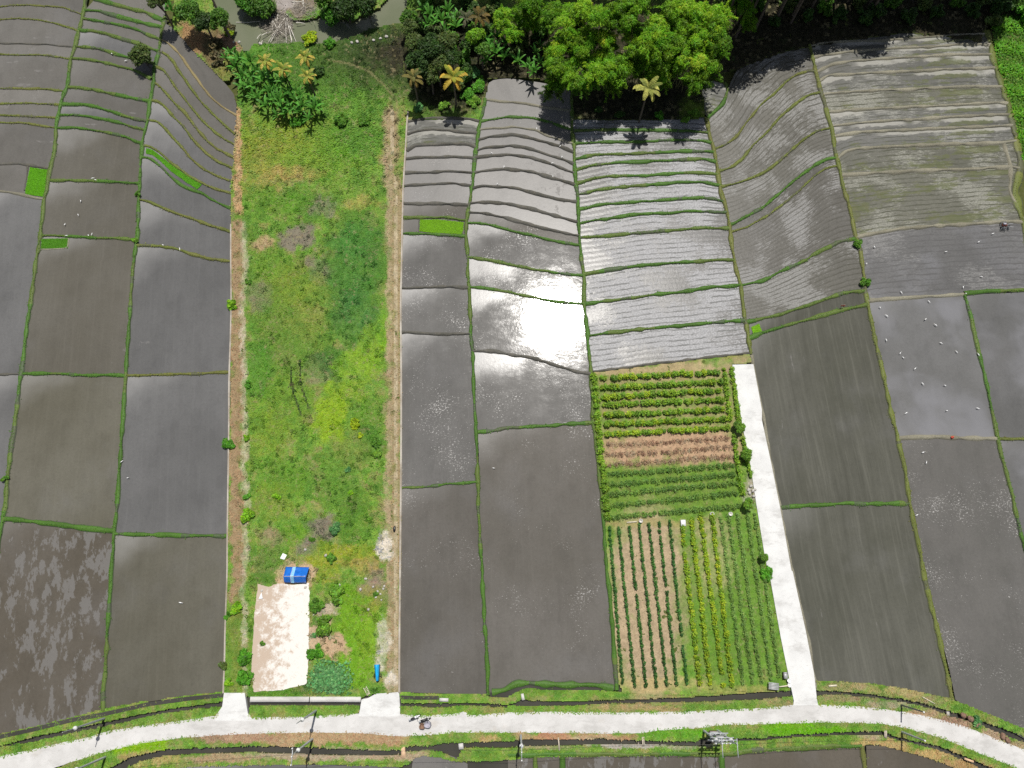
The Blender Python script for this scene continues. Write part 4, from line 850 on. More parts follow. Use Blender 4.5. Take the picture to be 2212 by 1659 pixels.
# ================================================================ PLANTS
def unit(v): return v / (np.linalg.norm(v, axis=-1, keepdims=True) + 1e-9)
def leaf_cloud(mb, centers, radii, per, size, cols, asp=.5, up=.8, droop=0.0, shell=.5, mi=0):
    """many separate leaves through a set of lumps; each leaf is a small folded rhomb"""
    centers = np.asarray(centers, float); n = len(centers) * per
    ci = np.repeat(np.arange(len(centers)), per)
    d = unit(rng.normal(0, 1, (n, 3))); rr = rng.uniform(0, 1, n) ** shell
    rad = np.asarray(radii, float); rad = np.repeat(rad[None], len(centers), 0) if rad.ndim == 1 else rad
    pos = centers[ci] + d * rad[ci] * rr[:, None]
    nrm = unit(d * .55 + np.array([0, 0, up]) + rng.normal(0, .45, (n, 3)))
    ax = rng.normal(0, 1, (n, 3)) + d * droop * 1.2 - np.array([0, 0, droop]); ax = unit(ax - nrm * (ax * nrm).sum(1)[:, None]); bx = np.cross(nrm, ax)
    s = size * rng.uniform(.6, 1.4, n)[:, None]
    a, b = ax * s, bx * s * asp
    V = np.stack([pos - a, pos + b * .9 + nrm * s * .12, pos + a, pos - b * .9 + nrm * s * .12], 1).reshape(-1, 3)
    F = np.arange(n)[:, None] * 4 + np.arange(4)
    c = np.asarray(cols, float); c = c[ci] if c.ndim == 2 else np.repeat(c[None], n, 0)
    c = c * rng.uniform(.65, 1.4, (n, 1)); c[:, 0] *= rng.uniform(.8, 1.25, n)
    mb.add(V, F, np.clip(c, 0, .6), mi)

GREENS = {'dark': (54, 84, 30), 'mid': (80, 124, 36), 'light': (106, 150, 46), 'lush': (78, 138, 34), 'bright': (116, 168, 30), 'yellow': (152, 180, 28), 'olive': (82, 102, 46), 'blue': (84, 136, 76), 'dry': (92, 88, 58)}
def g(nm, k=.85): return np.array(lin(*GREENS[nm], k))

def tree(px, py, zc, r, col, label, name='broadleaf_tree', cat='tree', group=None, rz=None, leaf=.26, lumps=14, per=170, trunk_r=.16, flat=.8):
    """px,py: where the crown's middle shows; zc its height; r crown radius in metres"""
    w = at1(px, py, zc); o = thing(name, label, cat, (w[0], w[1], 0), 0, group)
    d = unit(rng.normal(0, 1, (lumps, 3))); d[:, 2] = np.abs(d[:, 2]) * 1.1 - .35
    cen = d * r * np.array([.72, .72, .66 * flat]) * rng.uniform(.55, 1.0, (lumps, 1)) + np.array([0, 0, zc])
    cen[:, 2] = np.maximum(cen[:, 2], .3 * r if zc > r else .25)
    cc = g(col)[None] * rng.uniform(.72, 1.3, (lumps, 1)); mb = MB()
    leaf_cloud(mb, cen, np.stack([rng.uniform(.34, .5, lumps) * r] * 2 + [rng.uniform(.26, .38, lumps) * r], 1), per, leaf, cc)
    mb.build('crown', M['leaf'], o)
    tb = MB(); top = np.array([0, 0, zc - .1 * r])
    tb.tube([[0, 0, -.2], [.05 * r, .02 * r, zc * .5], top], [trunk_r * 1.3, trunk_r, trunk_r * .6], 7)
    for c in cen[:6]: tb.tube([top * np.array([1, 1, .62]), (top * .5 + c * .5) + np.array([0, 0, .1 * r]), c], [trunk_r * .5, trunk_r * .36, trunk_r * .15], 5)
    tb.build('trunk', M['bark'], o)
    return o

def shrub(px, py, r, col, label, group=None, h=None, per=None, leaf=None, name='shrub', cat='shrub', asp=.55):
    w = at1(px, py, .1); h = h or r * .62; n = 6 if r < .8 else 13
    d = unit(rng.normal(0, 1, (n, 3))) * r * rng.uniform(.25, .95, (n, 1)); d[:, 2] = np.abs(d[:, 2]) * h / r + h * .45
    mb = MB(); leaf_cloud(mb, d, np.stack([rng.uniform(.28, .5, n) * r, rng.uniform(.28, .5, n) * r, np.full(n, h * .4)], 1), int((per or 34 + 60 * min(r, 2)) * .8), leaf or min(.24, .13 + r * .07), g(col, 1.1)[None] * rng.uniform(.7, 1.35, (n, 1)), asp)
    mb.tube([[0, 0, -.1], [0, 0, h * .5]], [.04, .02], 5, col=(.08, .06, .04))
    o = mb.build(name, M['leaf'], loc=(w[0], w[1], .08)); return tag(o, label, cat, group)

# ---- lone tree in the paddies and the river bank trees
tree(302, 117, 2.9, 2.25, 'olive', 'lone round dark green tree standing on a bund among the flooded terraces', leaf=.24, lumps=20, per=190)
tree(405, 22, 5.5, 2.7, 'mid', 'dense green tree on the river bank next to the banana leaves', per=260)
tree(438, 45, 4.5, 2.4, 'dark', 'dark tree at the top of the brown river bank, beside the leaning trunk', per=260)
tree(474, 38, 4.8, 2.3, 'mid', 'green tree overhanging the bend of the river beside the leaning trunk', per=240)
tree(340, 2, 6.5, 2.0, 'olive', 'thin grey green tree shading the top of the green terrace bunds', per=110, lumps=10)
tb = MB(); b0 = at1(495, 80, 0); b1 = at1(478, 40, 3.2); b2 = at1(456, -8, 7)
tb.tube(np.array([b0, b1, b2]) - b0, [.32, .26, .2], 8); tag(tb.build('leaning_trunk', M['bark'], loc=b0), 'bare dark tree trunk leaning over the river bank', 'tree trunk')
for (x, y, z, r, c, l) in [(528, 2, 2.2, 2.6, 'lush', 'leafy green bush at the upstream end of the far river bank'), (562, 14, 1.8, 2.9, 'mid', 'rounded green bush on the far river bank beside the pale debris'),
        (716, 28, 2.0, 2.3, 'lush', 'light green bush on the far bank right of the debris heap'), (748, 18, 3.4, 3.2, 'dark', 'dark wide tree on the far river bank casting shade on the water'),
        (790, 2, 4.2, 3.0, 'dark', 'dark tree at the downstream end of the far river bank'), (700, -4, 4, 2.2, 'mid', 'pale palm like tree behind the debris heap')]:
    tree(x, y, z, r, c, l, per=240, leaf=.25)
# ---- the dark wood beside the plot
for (x, y, z, r, c, l) in [(898, 92, 4.2, 2.2, 'olive', 'grey green tree at the edge of the grass plot, nearest the river'), (930, 100, 5, 2.5, 'dark', 'dark tree in the middle of the wood above the yellow palm'),
        (965, 92, 4.6, 2.3, 'olive', 'olive green tree below the tall banana clump'), (905, 132, 4.2, 2.4, 'dark', 'dark tree just above the half dead palm by the track'), (945, 138, 4, 2.3, 'olive', 'olive tree immediately above the bright yellow palm'),
        (975, 122, 4, 1.9, 'dark', 'small dark tree behind the bright yellow palm, toward the bananas'), (1030, 78, 4.2, 1.9, 'bright', 'light green tree between two banana clumps in the wood'),
        (1040, 105, 3.4, 1.6, 'mid', 'green tree amid the middle banana clump'), (930, 165, 3.2, 1.9, 'olive', 'low olive tree between the two palms'), (882, 35, 3, 1.6, 'mid', 'green bush at the river end of the wood'), (885, 62, 3.4, 1.8, 'olive', 'greyish twiggy tree on the river bank end of the wood')]:
    tree(x, y, z * 1.55, r * 1.04, c, l, per=230, leaf=.24)
for (x, y, r, c, l) in [(1012, 208, 1.5, 'lush', 'green bush at the wood edge above the grey terraces'), (1036, 188, 1.6, 'lush', 'bright leafy bush at the wood corner beside the wet mud paddy'), (1026, 160, 1.4, 'blue', 'bluish green bush between the yellow palm and the mud paddy'),
        (960, 232, 1.0, 'light', 'pale bush at the foot of the wood above the first grey terrace'), (1025, 222, 1.2, 'light', 'yellowish bush on the bank beside the green bund'), (905, 235, .9, 'blue', 'small grey green plant at the track corner below the wood')]:
    shrub(x, y, r, c, l, per=170, leaf=.2)
rs = np.random.default_rng(5)
for i in range(44):
    x, y = rs.uniform(884, 1060), rs.uniform(8, 205)
    if (x > 1020 and y > 150) or (x < 900 and y > 190): continue
    shrub(x, y, rs.uniform(1.0, 1.7), ['dark', 'mid', 'olive', 'dark'][i % 4], 'dark leafy bush filling the wood between the river and the grey terraces', group='bushes filling the wood', per=150, leaf=.22, h=2.4)
for i in range(16):
    x, y = rs.uniform(1060, 1190), rs.uniform(4, 150)
    shrub(x, y, rs.uniform(1.0, 1.6), ['dark', 'dark', 'olive', 'mid'][i % 4], 'dark bush among the bananas left of the bamboo grove', group='bushes left of the bamboo grove', per=130, leaf=.22, h=2.2)
# tall trees along the top right, whose shade covers the field's end
k = 0
TALL = [(1590, 52), (1650, 22), (1712, 34), (1770, 14), (1830, 6), (1872, 18), (1940, -12), (1990, -30), (2050, -14), (2105, -4), (1545, 40), (1500, -20), (1420, -40), (1330, -30), (1240, -40), (1160, -30), (1080, -36), (1000, -34), (1620, -30), (1740, -40), (1880, -40), (940, -30), (1560, 60), (1615, 48), (1680, 30), (1750, 22), (1800, 8), (1850, 8), (1910, -8), (2130, -8), (2020, -26), (1690, -6), (1530, 20), (1548, 92), (1588, 82), (1632, 62), (1672, 52), (1708, 50), (1880, 28), (2066, 2), (1540, -70), (1610, -85), (1680, -75), (1750, -90), (1820, -78), (1890, -92), (1960, -80), (2030, -88), (2100, -70), (2170, -60), (1460, -85), (1380, -80)]
for i, (x, y) in enumerate(TALL):
    w = at1(x, y, 0); zc = (17.5 if x > 1520 else 13.0) + rng.uniform(-1.5, 2)
    q = np.array([w[0], w[1], zc]); dd = q - np.array([0, 0, CAM_H]); xx = dd @ Xv; yy = dd @ Uv; ff = dd @ Fv
    tree(1106 + FPX * xx / ff, 829.5 - FPX * yy / ff, zc, 4.1 + (.8 if x > 1520 else 0) + rng.uniform(-.5, .8), 'dark', 'tall dark tree whose trunk and shade fall along the top edge of the fields', group='tall shade trees along the top edge', per=150, lumps=16, leaf=.42, trunk_r=.2)
for i, (x, y) in enumerate([(1600, 35), (1635, 12), (1670, 55), (1700, 20), (1740, 42), (1775, 25), (1810, 40), (1850, 12), (1885, 36), (1920, 14), (1955, 40), (1990, 16), (2020, 34), (2060, 12), (2095, 30), (2120, 8), (1560, 10), (1720, 0), (1860, 46), (2140, 50)]):
    shrub(x, y, 1.3 + .5 * rng.uniform(), ['dark', 'mid', 'dark', 'olive'][i % 4], 'dark understorey bush in the shade under the tall trees', group='understorey bushes in the top shade', per=120, leaf=.26, h=1.6)
for (x, y, r, c, l) in [(2180, 12, 2.4, 'mid', 'green tree at the corner above the tall weed field'), (2208, 34, 2.0, 'lush', 'bright bush at the top of the weed field'), (2150, 28, 1.8, 'dark', 'dark bush at the end of the brown path beside the weed field')]:
    shrub(x, y, r, c, l, per=240, leaf=.28, h=2.2)
# ---- bamboo grove
PL = [(1258, 15, 11, 1), (1286, 32, 11, 1), (1216, 57, 9, .85), (1236, 82, 8.5, 1), (1204, 107, 7.5, .9), (1246, 124, 6.5, 1.05), (1202, 141, 6, .85), (1271, 75, 9, 1), (1308, 82, 9, 1.05), (1320, 112, 8, 1), (1340, 142, 6, .95), (1281, 154, 5, 1.05),
      (1345, 160, 5, .9), (1370, 75, 9.5, 1.1), (1382, 104, 8, 1), (1407, 124, 7, .9), (1432, 112, 7.5, 1), (1452, 138, 6, .95), (1420, 156, 5.2, .8), (1444, 20, 11.5, 1.1), (1482, 15, 12, 1.1), (1519, 25, 11, 1.1), (1556, 34, 10, .85), (1506, 55, 9.5, 1),
      (1545, 62, 8.5, .85), (1519, 87, 8, .95), (1481, 94, 8, .95), (1556, 92, 6.5, .7), (1509, 131, 5.5, 1.05), (1469, 62, 9.5, 1), (1419, 50, 10, 1.05), (1357, 45, 10.5, 1), (1204, 171, 3.6, .6), (1236, 171, 4, .62), (1501, 172, 3.2, .5), (1533, 146, 4, .6),
      (1415, 78, 9, 1.05), (1320, 40, 10.5, .7), (1340, 15, 11, .55), (1380, 10, 11, .6), (1300, 120, 7, .9), (1260, 100, 7.5, .9), (1230, 30, 10, .75), (1400, 92, 8.4, .9), (1455, 85, 8.6, .95), (1468, 118, 7, .8), (1535, 112, 6, .75), (1225, 150, 5, .8), (1310, 150, 5.4, .8), (1392, 148, 5.6, .8)]
CL = [('bright green bamboo clump at the left end of the grove, above the wet mud paddy', 0, 1262), ('bright green bamboo clump in the grove, left of its middle', 1262, 1352), ('bright green bamboo clump of the grove standing behind the pale fan palm', 1352, 1440), ('yellow green bamboo clump at the right end of the grove, beside the deep shade', 1440, 2000)]
def plume(mb, c, r, tone):
    n = 9; d = unit(rng.normal(0, 1, (n, 3))); d[:, 2] = np.abs(d[:, 2]) * .9 - .3
    cen = c + d * r * np.array([.75, .75, .6]); cc = np.array(lin(134, 182, 36, 1.25))[None] * tone * rng.uniform(.6, 1.3, (n, 1)); cc[:, 0] *= rng.uniform(.7, 1.05, n)
    leaf_cloud(mb, cen, (r * .5, r * .5, r * .42), 210, .24, cc, .2, .7, .9, .5)
    n2 = 11; a = rng.uniform(0, 6.28, n2); e = np.stack([np.cos(a), np.sin(a), rng.uniform(-.5, .6, n2)], 1) * r * rng.uniform(.85, 1.3, (n2, 1))
    for k in range(n2):
        f = np.linspace(.55, 1.15, 5)[:, None]; leaf_cloud(mb, c + e[k] * f - np.array([0, 0, .35]) * f ** 3, (.26, .26, .18), 14, .26, cc[k % n] * rng.uniform(.6, 1.35), .18, .6, 1.1, .5)
for lab, x0, x1 in CL:
    pl = [p for p in PL if x0 <= p[0] < x1]; pts = np.array([at1(p[0], p[1], 10.0 + (150 - p[1]) * .034 + rng.uniform(-1.6, 1.6)) for p in pl]); base = pts.mean(0); base[1] += .5; base[2] = 0
    o = thing('bamboo_clump', lab, 'bamboo', tuple(base)); mb = MB(); cb = MB()
    for p, w in zip(pl, pts):
        tn = p[3] * rng.choice([.62, .85, 1.0, 1.12]); plume(mb, w - base, 1.5 + .5 * rng.uniform(), tn); plume(mb, w - base + np.array([rng.normal(0, .8), rng.normal(.6, .8), -2.2]), 1.9, .55 * p[3])  # lower plumes coloured darker to paint shade into the grove's gaps
        st = np.array([rng.normal(0, .8), rng.normal(0, .8), 0]); e = w - base
        cb.tube([st, st * .6 + e * .25 + np.array([0, 0, e[2] * .3]), st * .1 + e * .75 + np.array([0, 0, e[2] * .15]), e], [.06, .055, .04, .02], 5)
    mb.build('foliage', M['bamboo_leaf'], o); cb.build('culms', M['culm'], o)
for (x, y, z, r, tn, l) in [(1095, 44, 6, 2.0, .85, 'small light bamboo clump above the middle banana plants'), (1140, 48, 6, 1.9, .8, 'small light bamboo clump touching the left end of the big grove'), (1190, 14, 9, 2.2, .5, 'dark shaded bamboo clump at the top edge left of the grove'), (1130, 10, 9, 2.1, .45, 'dark shaded bamboo clump behind the small light bamboo'), (1590, 22, 9, 1.8, .6, 'thin bamboo clump just right of the grove, against the deep shade')]:
    w = at1(x, y, z); o = thing('bamboo_clump', l, 'bamboo', (w[0], w[1], 0)); mb = MB(); cb = MB()
    for k in range(3):
        e = np.array([rng.normal(0, 1.2), rng.normal(0, 1.0), z + rng.normal(0, .6)]); plume(mb, e, r * .8, tn); cb.tube([[0, 0, 0], e * .5 + np.array([0, 0, .8]), e], [.06, .05, .02], 5)
    mb.build('foliage', M['bamboo_leaf'], o); cb.build('culms', M['culm'], o)
for i, (x, y, r) in enumerate([(1425, 252, .9), (1338, 248, 1.0), (1480, 262, .8), (1500, 246, 1.0), (1290, 240, .8)]):
    shrub(x, y, r, ['lush', 'dark', 'light', 'light', 'dark'][i], ['dim leafy bush in the bamboo shade right of the palm', 'dim leafy bush in the bamboo shade left of the palm', 'pale bush where the bamboo shade ends at the silver field', 'yellow green bush at the sunny corner beside the slanting field', 'dark bush under the left half of the bamboo'][i], per=130)

# ---- banana plants
def banana_leaf(L, wd, a0, bend, col):
    m = 8; t = np.linspace(0, 1, m); ang = a0 - bend * t ** 1.5
    dx = np.cos(ang); dz = np.sin(ang); x = np.concatenate([[0], np.cumsum(dx[:-1])]) * L / m; z = np.concatenate([[0], np.cumsum(dz[:-1])]) * L / m
    w = wd * np.sin(np.pi * np.clip(.06 + .94 * t, 0, 1)) ** .6; w[0] = .03; w[-1] = .02
    mid = np.stack([x, 0 * x, z], 1); up = np.stack([-np.sin(ang), 0 * x, np.cos(ang)], 1) * (w * .28)[:, None]
    lf = mid + np.stack([0 * x, w, 0 * x], 1) + up; rt = mid - np.stack([0 * x, w, 0 * x], 1) + up
    V = np.concatenate([mid, lf, rt]); mb = MB(); F = []
    for i in range(m - 1): F += [[i, i + 1, m + i + 1, m + i], [i, 2 * m + i, 2 * m + i + 1, i + 1]]
    c = np.array(col)[None] * np.repeat(rng.uniform(.75, 1.3, (m - 1, 1)), 2, 0); mb.add(V, F, c)
    mb.tube(mid[:-1], np.linspace(.035, .012, m - 1), 4, np.array(lin(150, 170, 80)))
    return mb
def banana(loc, label, group, h=1.6, nl=9, L=2.4, col=None, seed=0):
    o = thing('banana_plant', label, 'banana plant', loc, 0, group); sb = MB()
    sb.tube([[0, 0, -.1], [.03, 0, h * .6], [0, .02, h]], [.14, .12, .08], 8, np.array(lin(120, 130, 70))); sb.build('stem', M['banana_leaf'], o)
    for k in range(nl):
        c = (np.array(lin(80, 140, 50, 1.05)) if col is None else np.array(col)) * rng.uniform(.75, 1.3)
        if rng.uniform() < .08: c = np.array(lin(140, 160, 70, .9))
        lf = banana_leaf(L * rng.uniform(.75, 1.15), .2 * rng.uniform(.8, 1.25), rng.uniform(.85, 1.45), rng.uniform(.5, 1.4), c).build('leaf', M['banana_leaf'], o)
        lf.location = (0, 0, h - .05); lf.rotation_euler = (0, 0, k * 2.4 + rng.uniform(-.4, .4))
    return o
BAN = [banana((0, 0, -50), 'x', None, 1.5 + .3 * i, 8 + i, 2.3 + .2 * i) for i in range(3)]
GB = [('banana plants in the clump on the plot', 'dark green banana plant in the clump on the plot beside the yellowing palms', [(500, 118), (520, 132), (512, 150), (535, 150), (545, 168), (528, 172), (560, 165), (552, 188), (575, 182), (568, 200), (590, 178), (585, 205), (600, 195), (610, 215), (590, 225), (625, 205), (640, 222), (650, 210), (655, 232), (630, 238), (612, 240), (668, 225), (680, 240), (560, 215), (545, 205), (575, 232), (670, 262), (692, 232), (600, 160), (622, 185), (490, 128), (508, 122), (545, 140), (556, 155), (580, 168), (590, 190), (540, 190), (525, 192), (605, 228), (640, 200), (618, 250), (650, 245), (598, 250)]),
      ('banana plants at the river end of the wood', 'light green banana plant in the tall clump at the river end of the wood', [(915, 28), (930, 42), (945, 30), (955, 50), (968, 34), (980, 48), (992, 38), (940, 60), (962, 66), (985, 64), (925, 58)]),
      ('banana plants in the middle of the wood', 'banana plant in the middle of the wood between light tree and bamboo', [(1050, 88), (1062, 104), (1075, 92), (1085, 110), (1092, 98), (1070, 122), (1055, 118), (1088, 128), (1050, 135), (1005, 128)]),
      ('banana plants above the wet mud paddy', 'ragged banana plant on the bank just above the wet mud paddy', [(1118, 138), (1140, 150), (1158, 118), (1166, 138), (1152, 165), (1166, 100)]),
      ('banana plants on the river bank corner', 'broad leaved banana plant beside the trees at the top left river bank', [(366, 12), (374, 26)])]
first = list(BAN); bi = 0
for grp, lab, spots in GB:
    for x, y in spots:
        w = at1(x, y, 1.6); i = bi % 3; bi += 1; rz = rng.uniform(0, 6.28); sc = rng.uniform(.8, 1.15)
        if first: o = first.pop(0); o.location = (w[0], w[1], .05); o.rotation_euler = (0, 0, rz); o['label'] = lab; o['group'] = grp
        else: copy_tree(BAN[i], (w[0], w[1], .05), rz, sc, lab, grp)
# ---- coconut palms
def frond_mesh(L, col, a0, bend, ratio=.155):
    mb = MB(); m = 15; t = np.linspace(0, 1, m); ang = a0 - bend * t
    x = np.concatenate([[0], np.cumsum(np.cos(ang[:-1]))]) * L / m; z = np.concatenate([[0], np.cumsum(np.sin(ang[:-1]))]) * L / m
    mid = np.stack([x, 0 * x, z], 1); mb.tube(mid, np.linspace(.045, .012, m), 4, np.array(col) * 1.1)
    for i in np.linspace(1.5, m - 1, 30):
        k = int(min(i, m - 2)); f = i - k; p = mid[k] * (1 - f) + mid[k + 1] * f; tt = i / m; ll = L * ratio * math.sin(math.pi * min(1, .22 + .76 * tt)) ** .7
        for s in (-1, 1):
            e = p + np.array([.42 * ll, s * ll, -.45 * ll * rng.uniform(.6, 1.4)]); q = np.array([.055, 0, 0])
            mb.add([p - q, p + q, e + q * .6, e - q * .6], [[0, 1, 2, 3]], np.array(col) * rng.uniform(.7, 1.35))
    return mb
def palm(px, py, zc, label, cols, nf=13, L=2.3, lean=(0, 0)):
    w = at1(px, py, zc); o = thing('coconut_palm', label, 'palm tree', (w[0], w[1], 0)); tb = MB()
    tb.tube([[lean[0], lean[1], -.2], [lean[0] * .6, lean[1] * .6, zc * .45], [0, 0, zc]], [.2, .15, .12], 8); tb.build('trunk', M['bark'], o)
    for k in range(nf):
        u_ = k / nf; c = np.array(cols[0]) * (1 - u_) + np.array(cols[1]) * u_
        f = frond_mesh(L * rng.uniform(.8, 1.1), c, 1.35 - 1.0 * u_ + rng.uniform(-.2, .2), 1.5 + .5 * u_).build('frond', M['leaf'], o)
        f.location = (0, 0, zc); f.rotation_euler = (0, 0, k * 2.399 + rng.uniform(-.2, .2))
    hb = MB(); hb.ell((0, 0, zc), (.2, .2, .3), 8, 6, np.array(lin(120, 120, 60))); hb.build('crown_heart', M['leaf'], o)
YEL = (np.array(lin(128, 152, 56, 1.0)), np.array(lin(222, 192, 96, 1.05)))
palm(573, 133, 5.6, 'slender yellowing palm at the left of four beside the banana clump', YEL, 11, 2.1)
palm(611, 150, 5.6, 'slender yellowing palm in the middle of the banana clump edge', YEL, 11, 2.1)
palm(659, 124, 5.6, 'slender yellowing palm standing highest of four, toward the river', YEL, 11, 2.1)
palm(664, 165, 5.4, 'slender yellowing palm with golden lower fronds beside the grass trail', YEL, 11, 2.1)
palm(979, 168, 7.5, 'bright golden palm at the front of the dark wood', (np.array(lin(132, 150, 50, 1.0)), np.array(lin(228, 182, 76, 1.05))), 12, 3.1)
palm(893, 168, 7.0, 'half dead palm with grey and yellow fronds beside the track corner', (np.array(lin(100, 108, 54)), np.array(lin(190, 164, 92))), 11, 2.4)
palm(1400, 192, 9.3, 'pale yellow green palm in front of the bamboo grove', (np.array(lin(120, 130, 60, 1.1)), np.array(lin(198, 194, 104, 1.15))), 11, 3.0)
palm(1034, 36, 6, 'dull brownish palm in the shade behind the banana plants', (np.array(lin(96, 92, 50)), np.array(lin(150, 124, 62))), 11, 2.5)
palm(1008, 40, 5, 'grey drooping palm beside the tall banana clump', (np.array(lin(96, 104, 70)), np.array(lin(130, 128, 100))), 9, 2.1)
# ---- single shrubs
for (x, y, r, c, l) in [(501, 660, .9, 'bright', 'bright shrub overhanging the wall of the left track, uppermost of two'), (496, 959, 1.0, 'lush', 'green shrub leaning over the wall of the left track toward the big brown paddy'), (536, 1115, 1.1, 'bright', 'bright leafy shrub on the inner side of the left track, largest in its middle stretch'),
        (537, 1073, .7, 'lush', 'small green shrub just above the largest track shrub'), (538, 833, .7, 'lush', 'green shrub on the plot edge beside the left track, above the tyre marks'), (533, 947, .6, 'bright', 'small bright shrub beside the left track level with the yellow weeds'),
        (537, 612, .7, 'mid', 'round green shrub at the plot edge near the top of the left track'), (513, 1314, .9, 'bright', 'tall bright weed shrub in the middle of the left track near the sand pad'), (529, 1420, 1.2, 'lush', 'big leafy green bush beside the sand pad, upper of two'), (529, 1462, 1.2, 'lush', 'big leafy green bush beside the sand pad, lower of two'),
        (484, 1437, .7, 'olive', 'olive shrub hanging off the wall into the corner paddy'), (493, 1476, .7, 'bright', 'green shrub on the wall end beside the left driveway'), (492, 1330, .7, 'lush', 'green weeds on the wall of the left track opposite the bright weed'),
        (726, 1142, 1.0, 'blue', 'round dark green bush beside the bare soil patch on the plot'), (674, 1165, .6, 'mid', 'low green bush between bare soil patches on the plot'), (757, 1062, .5, 'bright', 'small bright plant alone on the dull part of the plot'), (752, 1015, .6, 'blue', 'pale leaved plant on the plot below the yellow weeds'),
        (599, 1071, .7, 'bright', 'bright plant on the left of the plot below the tyre marks'), (811, 957, .9, 'mid', 'dark green bush on the plot edge facing the middle track'), (816, 982, .8, 'light', 'lighter bush directly under the dark bush by the middle track'), (717, 1206, .8, 'mid', 'dark low bush among yellowish grass above the blue tarp'),
        (767, 915, .9, 'yellow', 'pale yellow bush standing beside the yellow weeds'), (778, 941, .5, 'yellow', 'small yellow bush with a dark shadow below the pale yellow bush'), (740, 262, 1.5, 'mid', 'large dark bush on the lush grass beside the banana clump'), (787, 265, 1.2, 'mid', 'dark low bush just right of the large dark bush on the grass'), (643, 268, 1.3, 'lush', 'rounded bush at the foot of the banana clump'),
        (670, 88, 1.5, 'yellow', 'yellow green bush at the water edge above the palms'), (687, 160, 1.3, 'dark', 'dark bush beside the golden fronded slender palm'), (715, 97, 1.2, 'lush', 'green bush on the grassy river bank right of the yellow one'), (295, 518, .7, 'light', 'grassy shrub at the crossing of two bunds below the long seedling bed'), (301, 420, .6, 'mid', 'small shrub on the long bund beside the long seedling bed'),
        (14, 1033, .7, 'mid', 'small green shrub on the bund at the left edge of the paddies'), (1852, 527, .9, 'mid', 'round green shrub on the bund at the corner of the harrowed paddy'), (1867, 610, .9, 'mid', 'round green shrub on the bund beside the harrowed paddy, lower of two'), (497, 62, 1.1, 'dry', 'dry brown bush on the river bank next to the water'),
        (470, 110, 1.8, 'dry', 'large dull brown bush on the bank above the banana clump'), (478, 140, 1.4, 'dry', 'dull brown bush touching the banana clump'), (497, 74, .9, 'yellow', 'yellow leaved bush at the river corner'), (730, 1285, 1.4, 'light', 'big feathery green bush on the plot right of the sand pad'), (700, 1352, 1.8, 'light', 'big bluish feathery bush between bare soil patches'), (684, 1408, 1.2, 'lush', 'round green bush on the bare soil beside the sand pad'),
        (684, 1310, 1.1, 'mid', 'leafy vine beside the upper corner of the sand pad'), (568, 1390, .45, 'mid', 'tiny green plant alone on the sand pad'), (680, 1372, .5, 'blue', 'small plant on the edge of the sand pad'), (1654, 1240, 1.0, 'lush', 'green bush beside the white concrete lane near the light green rows'), (2110, 1560, .8, 'blue', 'small leafy plant on the canal bank at the right'), (811, 1282, .5, 'mid', 'small weed beside the litter on the middle track')]:
    shrub(x, y, r, c, l)
for (x, y, r, l) in [(1598, 922, 1.35, 'round dark green tree crown overlapping the white lane, uppermost of three'), (1612, 982, 1.4, 'round leafy tree overlapping the white lane beside the straw rows'), (1616, 1087, 1.3, 'dark bushy tree beside the rubble at the white lane'), (1650, 1204, .9, 'small tree leaning onto the white lane beside the light green rows')]:
    tree(x, y, 1.6, r * .8, 'light', l, lumps=11, per=120, leaf=.17, trunk_r=.07)
# patch of broad leaved creeper at the plot's foot
mb = MB(); n = 1500; x = rng.normal(712, 22, n); y = rng.normal(1465, 17, n); kk = (np.abs(x - 712) < 50) & (np.abs(y - 1462) < 38); x, y = x[kk], y[kk]
c0 = at1(712, 1465, .1); pos = at(x, y, .25 + .3 * rng.uniform(0, 1, len(x))) - c0
leaf_cloud(mb, pos, (.08, .08, .05), 1, .2, np.array(lin(92, 146, 86, 1.05))[None] * rng.uniform(.7, 1.4, (len(x), 1)), .8, 1.6)
tag(mb.build('gourd_vine', M['leaf'], loc=c0), 'broad leaved bluish creeper spread beside the sand pad foot', 'creeper')

# ---- vegetable rows: every row one thing
def crop_row(s, cols, w, h, label, group, leaf=.13, dens=95, gaps=0.0, name='crop_row', cat='crop row', lump=.5, mat='leaf', asp=.55, up=.7):
    q = W(s, .1); c0 = q.mean(0); c0[2] = .08; L = arclen(q)[-1]; n = max(4, int(L / lump)); t = np.linspace(0, L, n) + rng.normal(0, .08, n)
    a = arclen(q); cen = np.stack([np.interp(t, a, q[:, k]) for k in range(3)], 1) - c0
    sz = rng.uniform(.72, 1.25, n); keep = vnoise(t, np.full(n, float(len(label))), 1.6, len(s)) > gaps; cen, sz = cen[keep], sz[keep]; n = len(cen)
    cen[:, 2] = h * .5 * sz; cen[:, :2] += rng.normal(0, w * .08, (n, 2))
    ci = rng.integers(0, len(cols), n); base = np.array([lin(*c, 1.05) for c in cols]); tone = base[0][None] * 0 + base[ci]
    tn = vnoise(t[keep], np.full(n, 3.), 3.0, 5)[:, None]; tone = tone * (.8 + .45 * tn)
    mb = MB(); rad = np.stack([sz * lump * .85, sz * w * .5, sz * h * .55], 1)
    d = unit(q[-1] - q[0]); 
    if abs(d[1]) > abs(d[0]): rad = rad[:, [1, 0, 2]]
    leaf_cloud(mb, cen, rad, int(dens * lump), leaf, tone, asp, up)
    return tag(mb.build(name, M[mat], loc=c0), label, cat, group)
BUSH = [(124, 158, 46), (112, 152, 46), (144, 172, 42), (102, 140, 46)]
nth = ['uppermost', 'second', 'third', 'fourth', 'fifth', 'sixth', 'seventh']
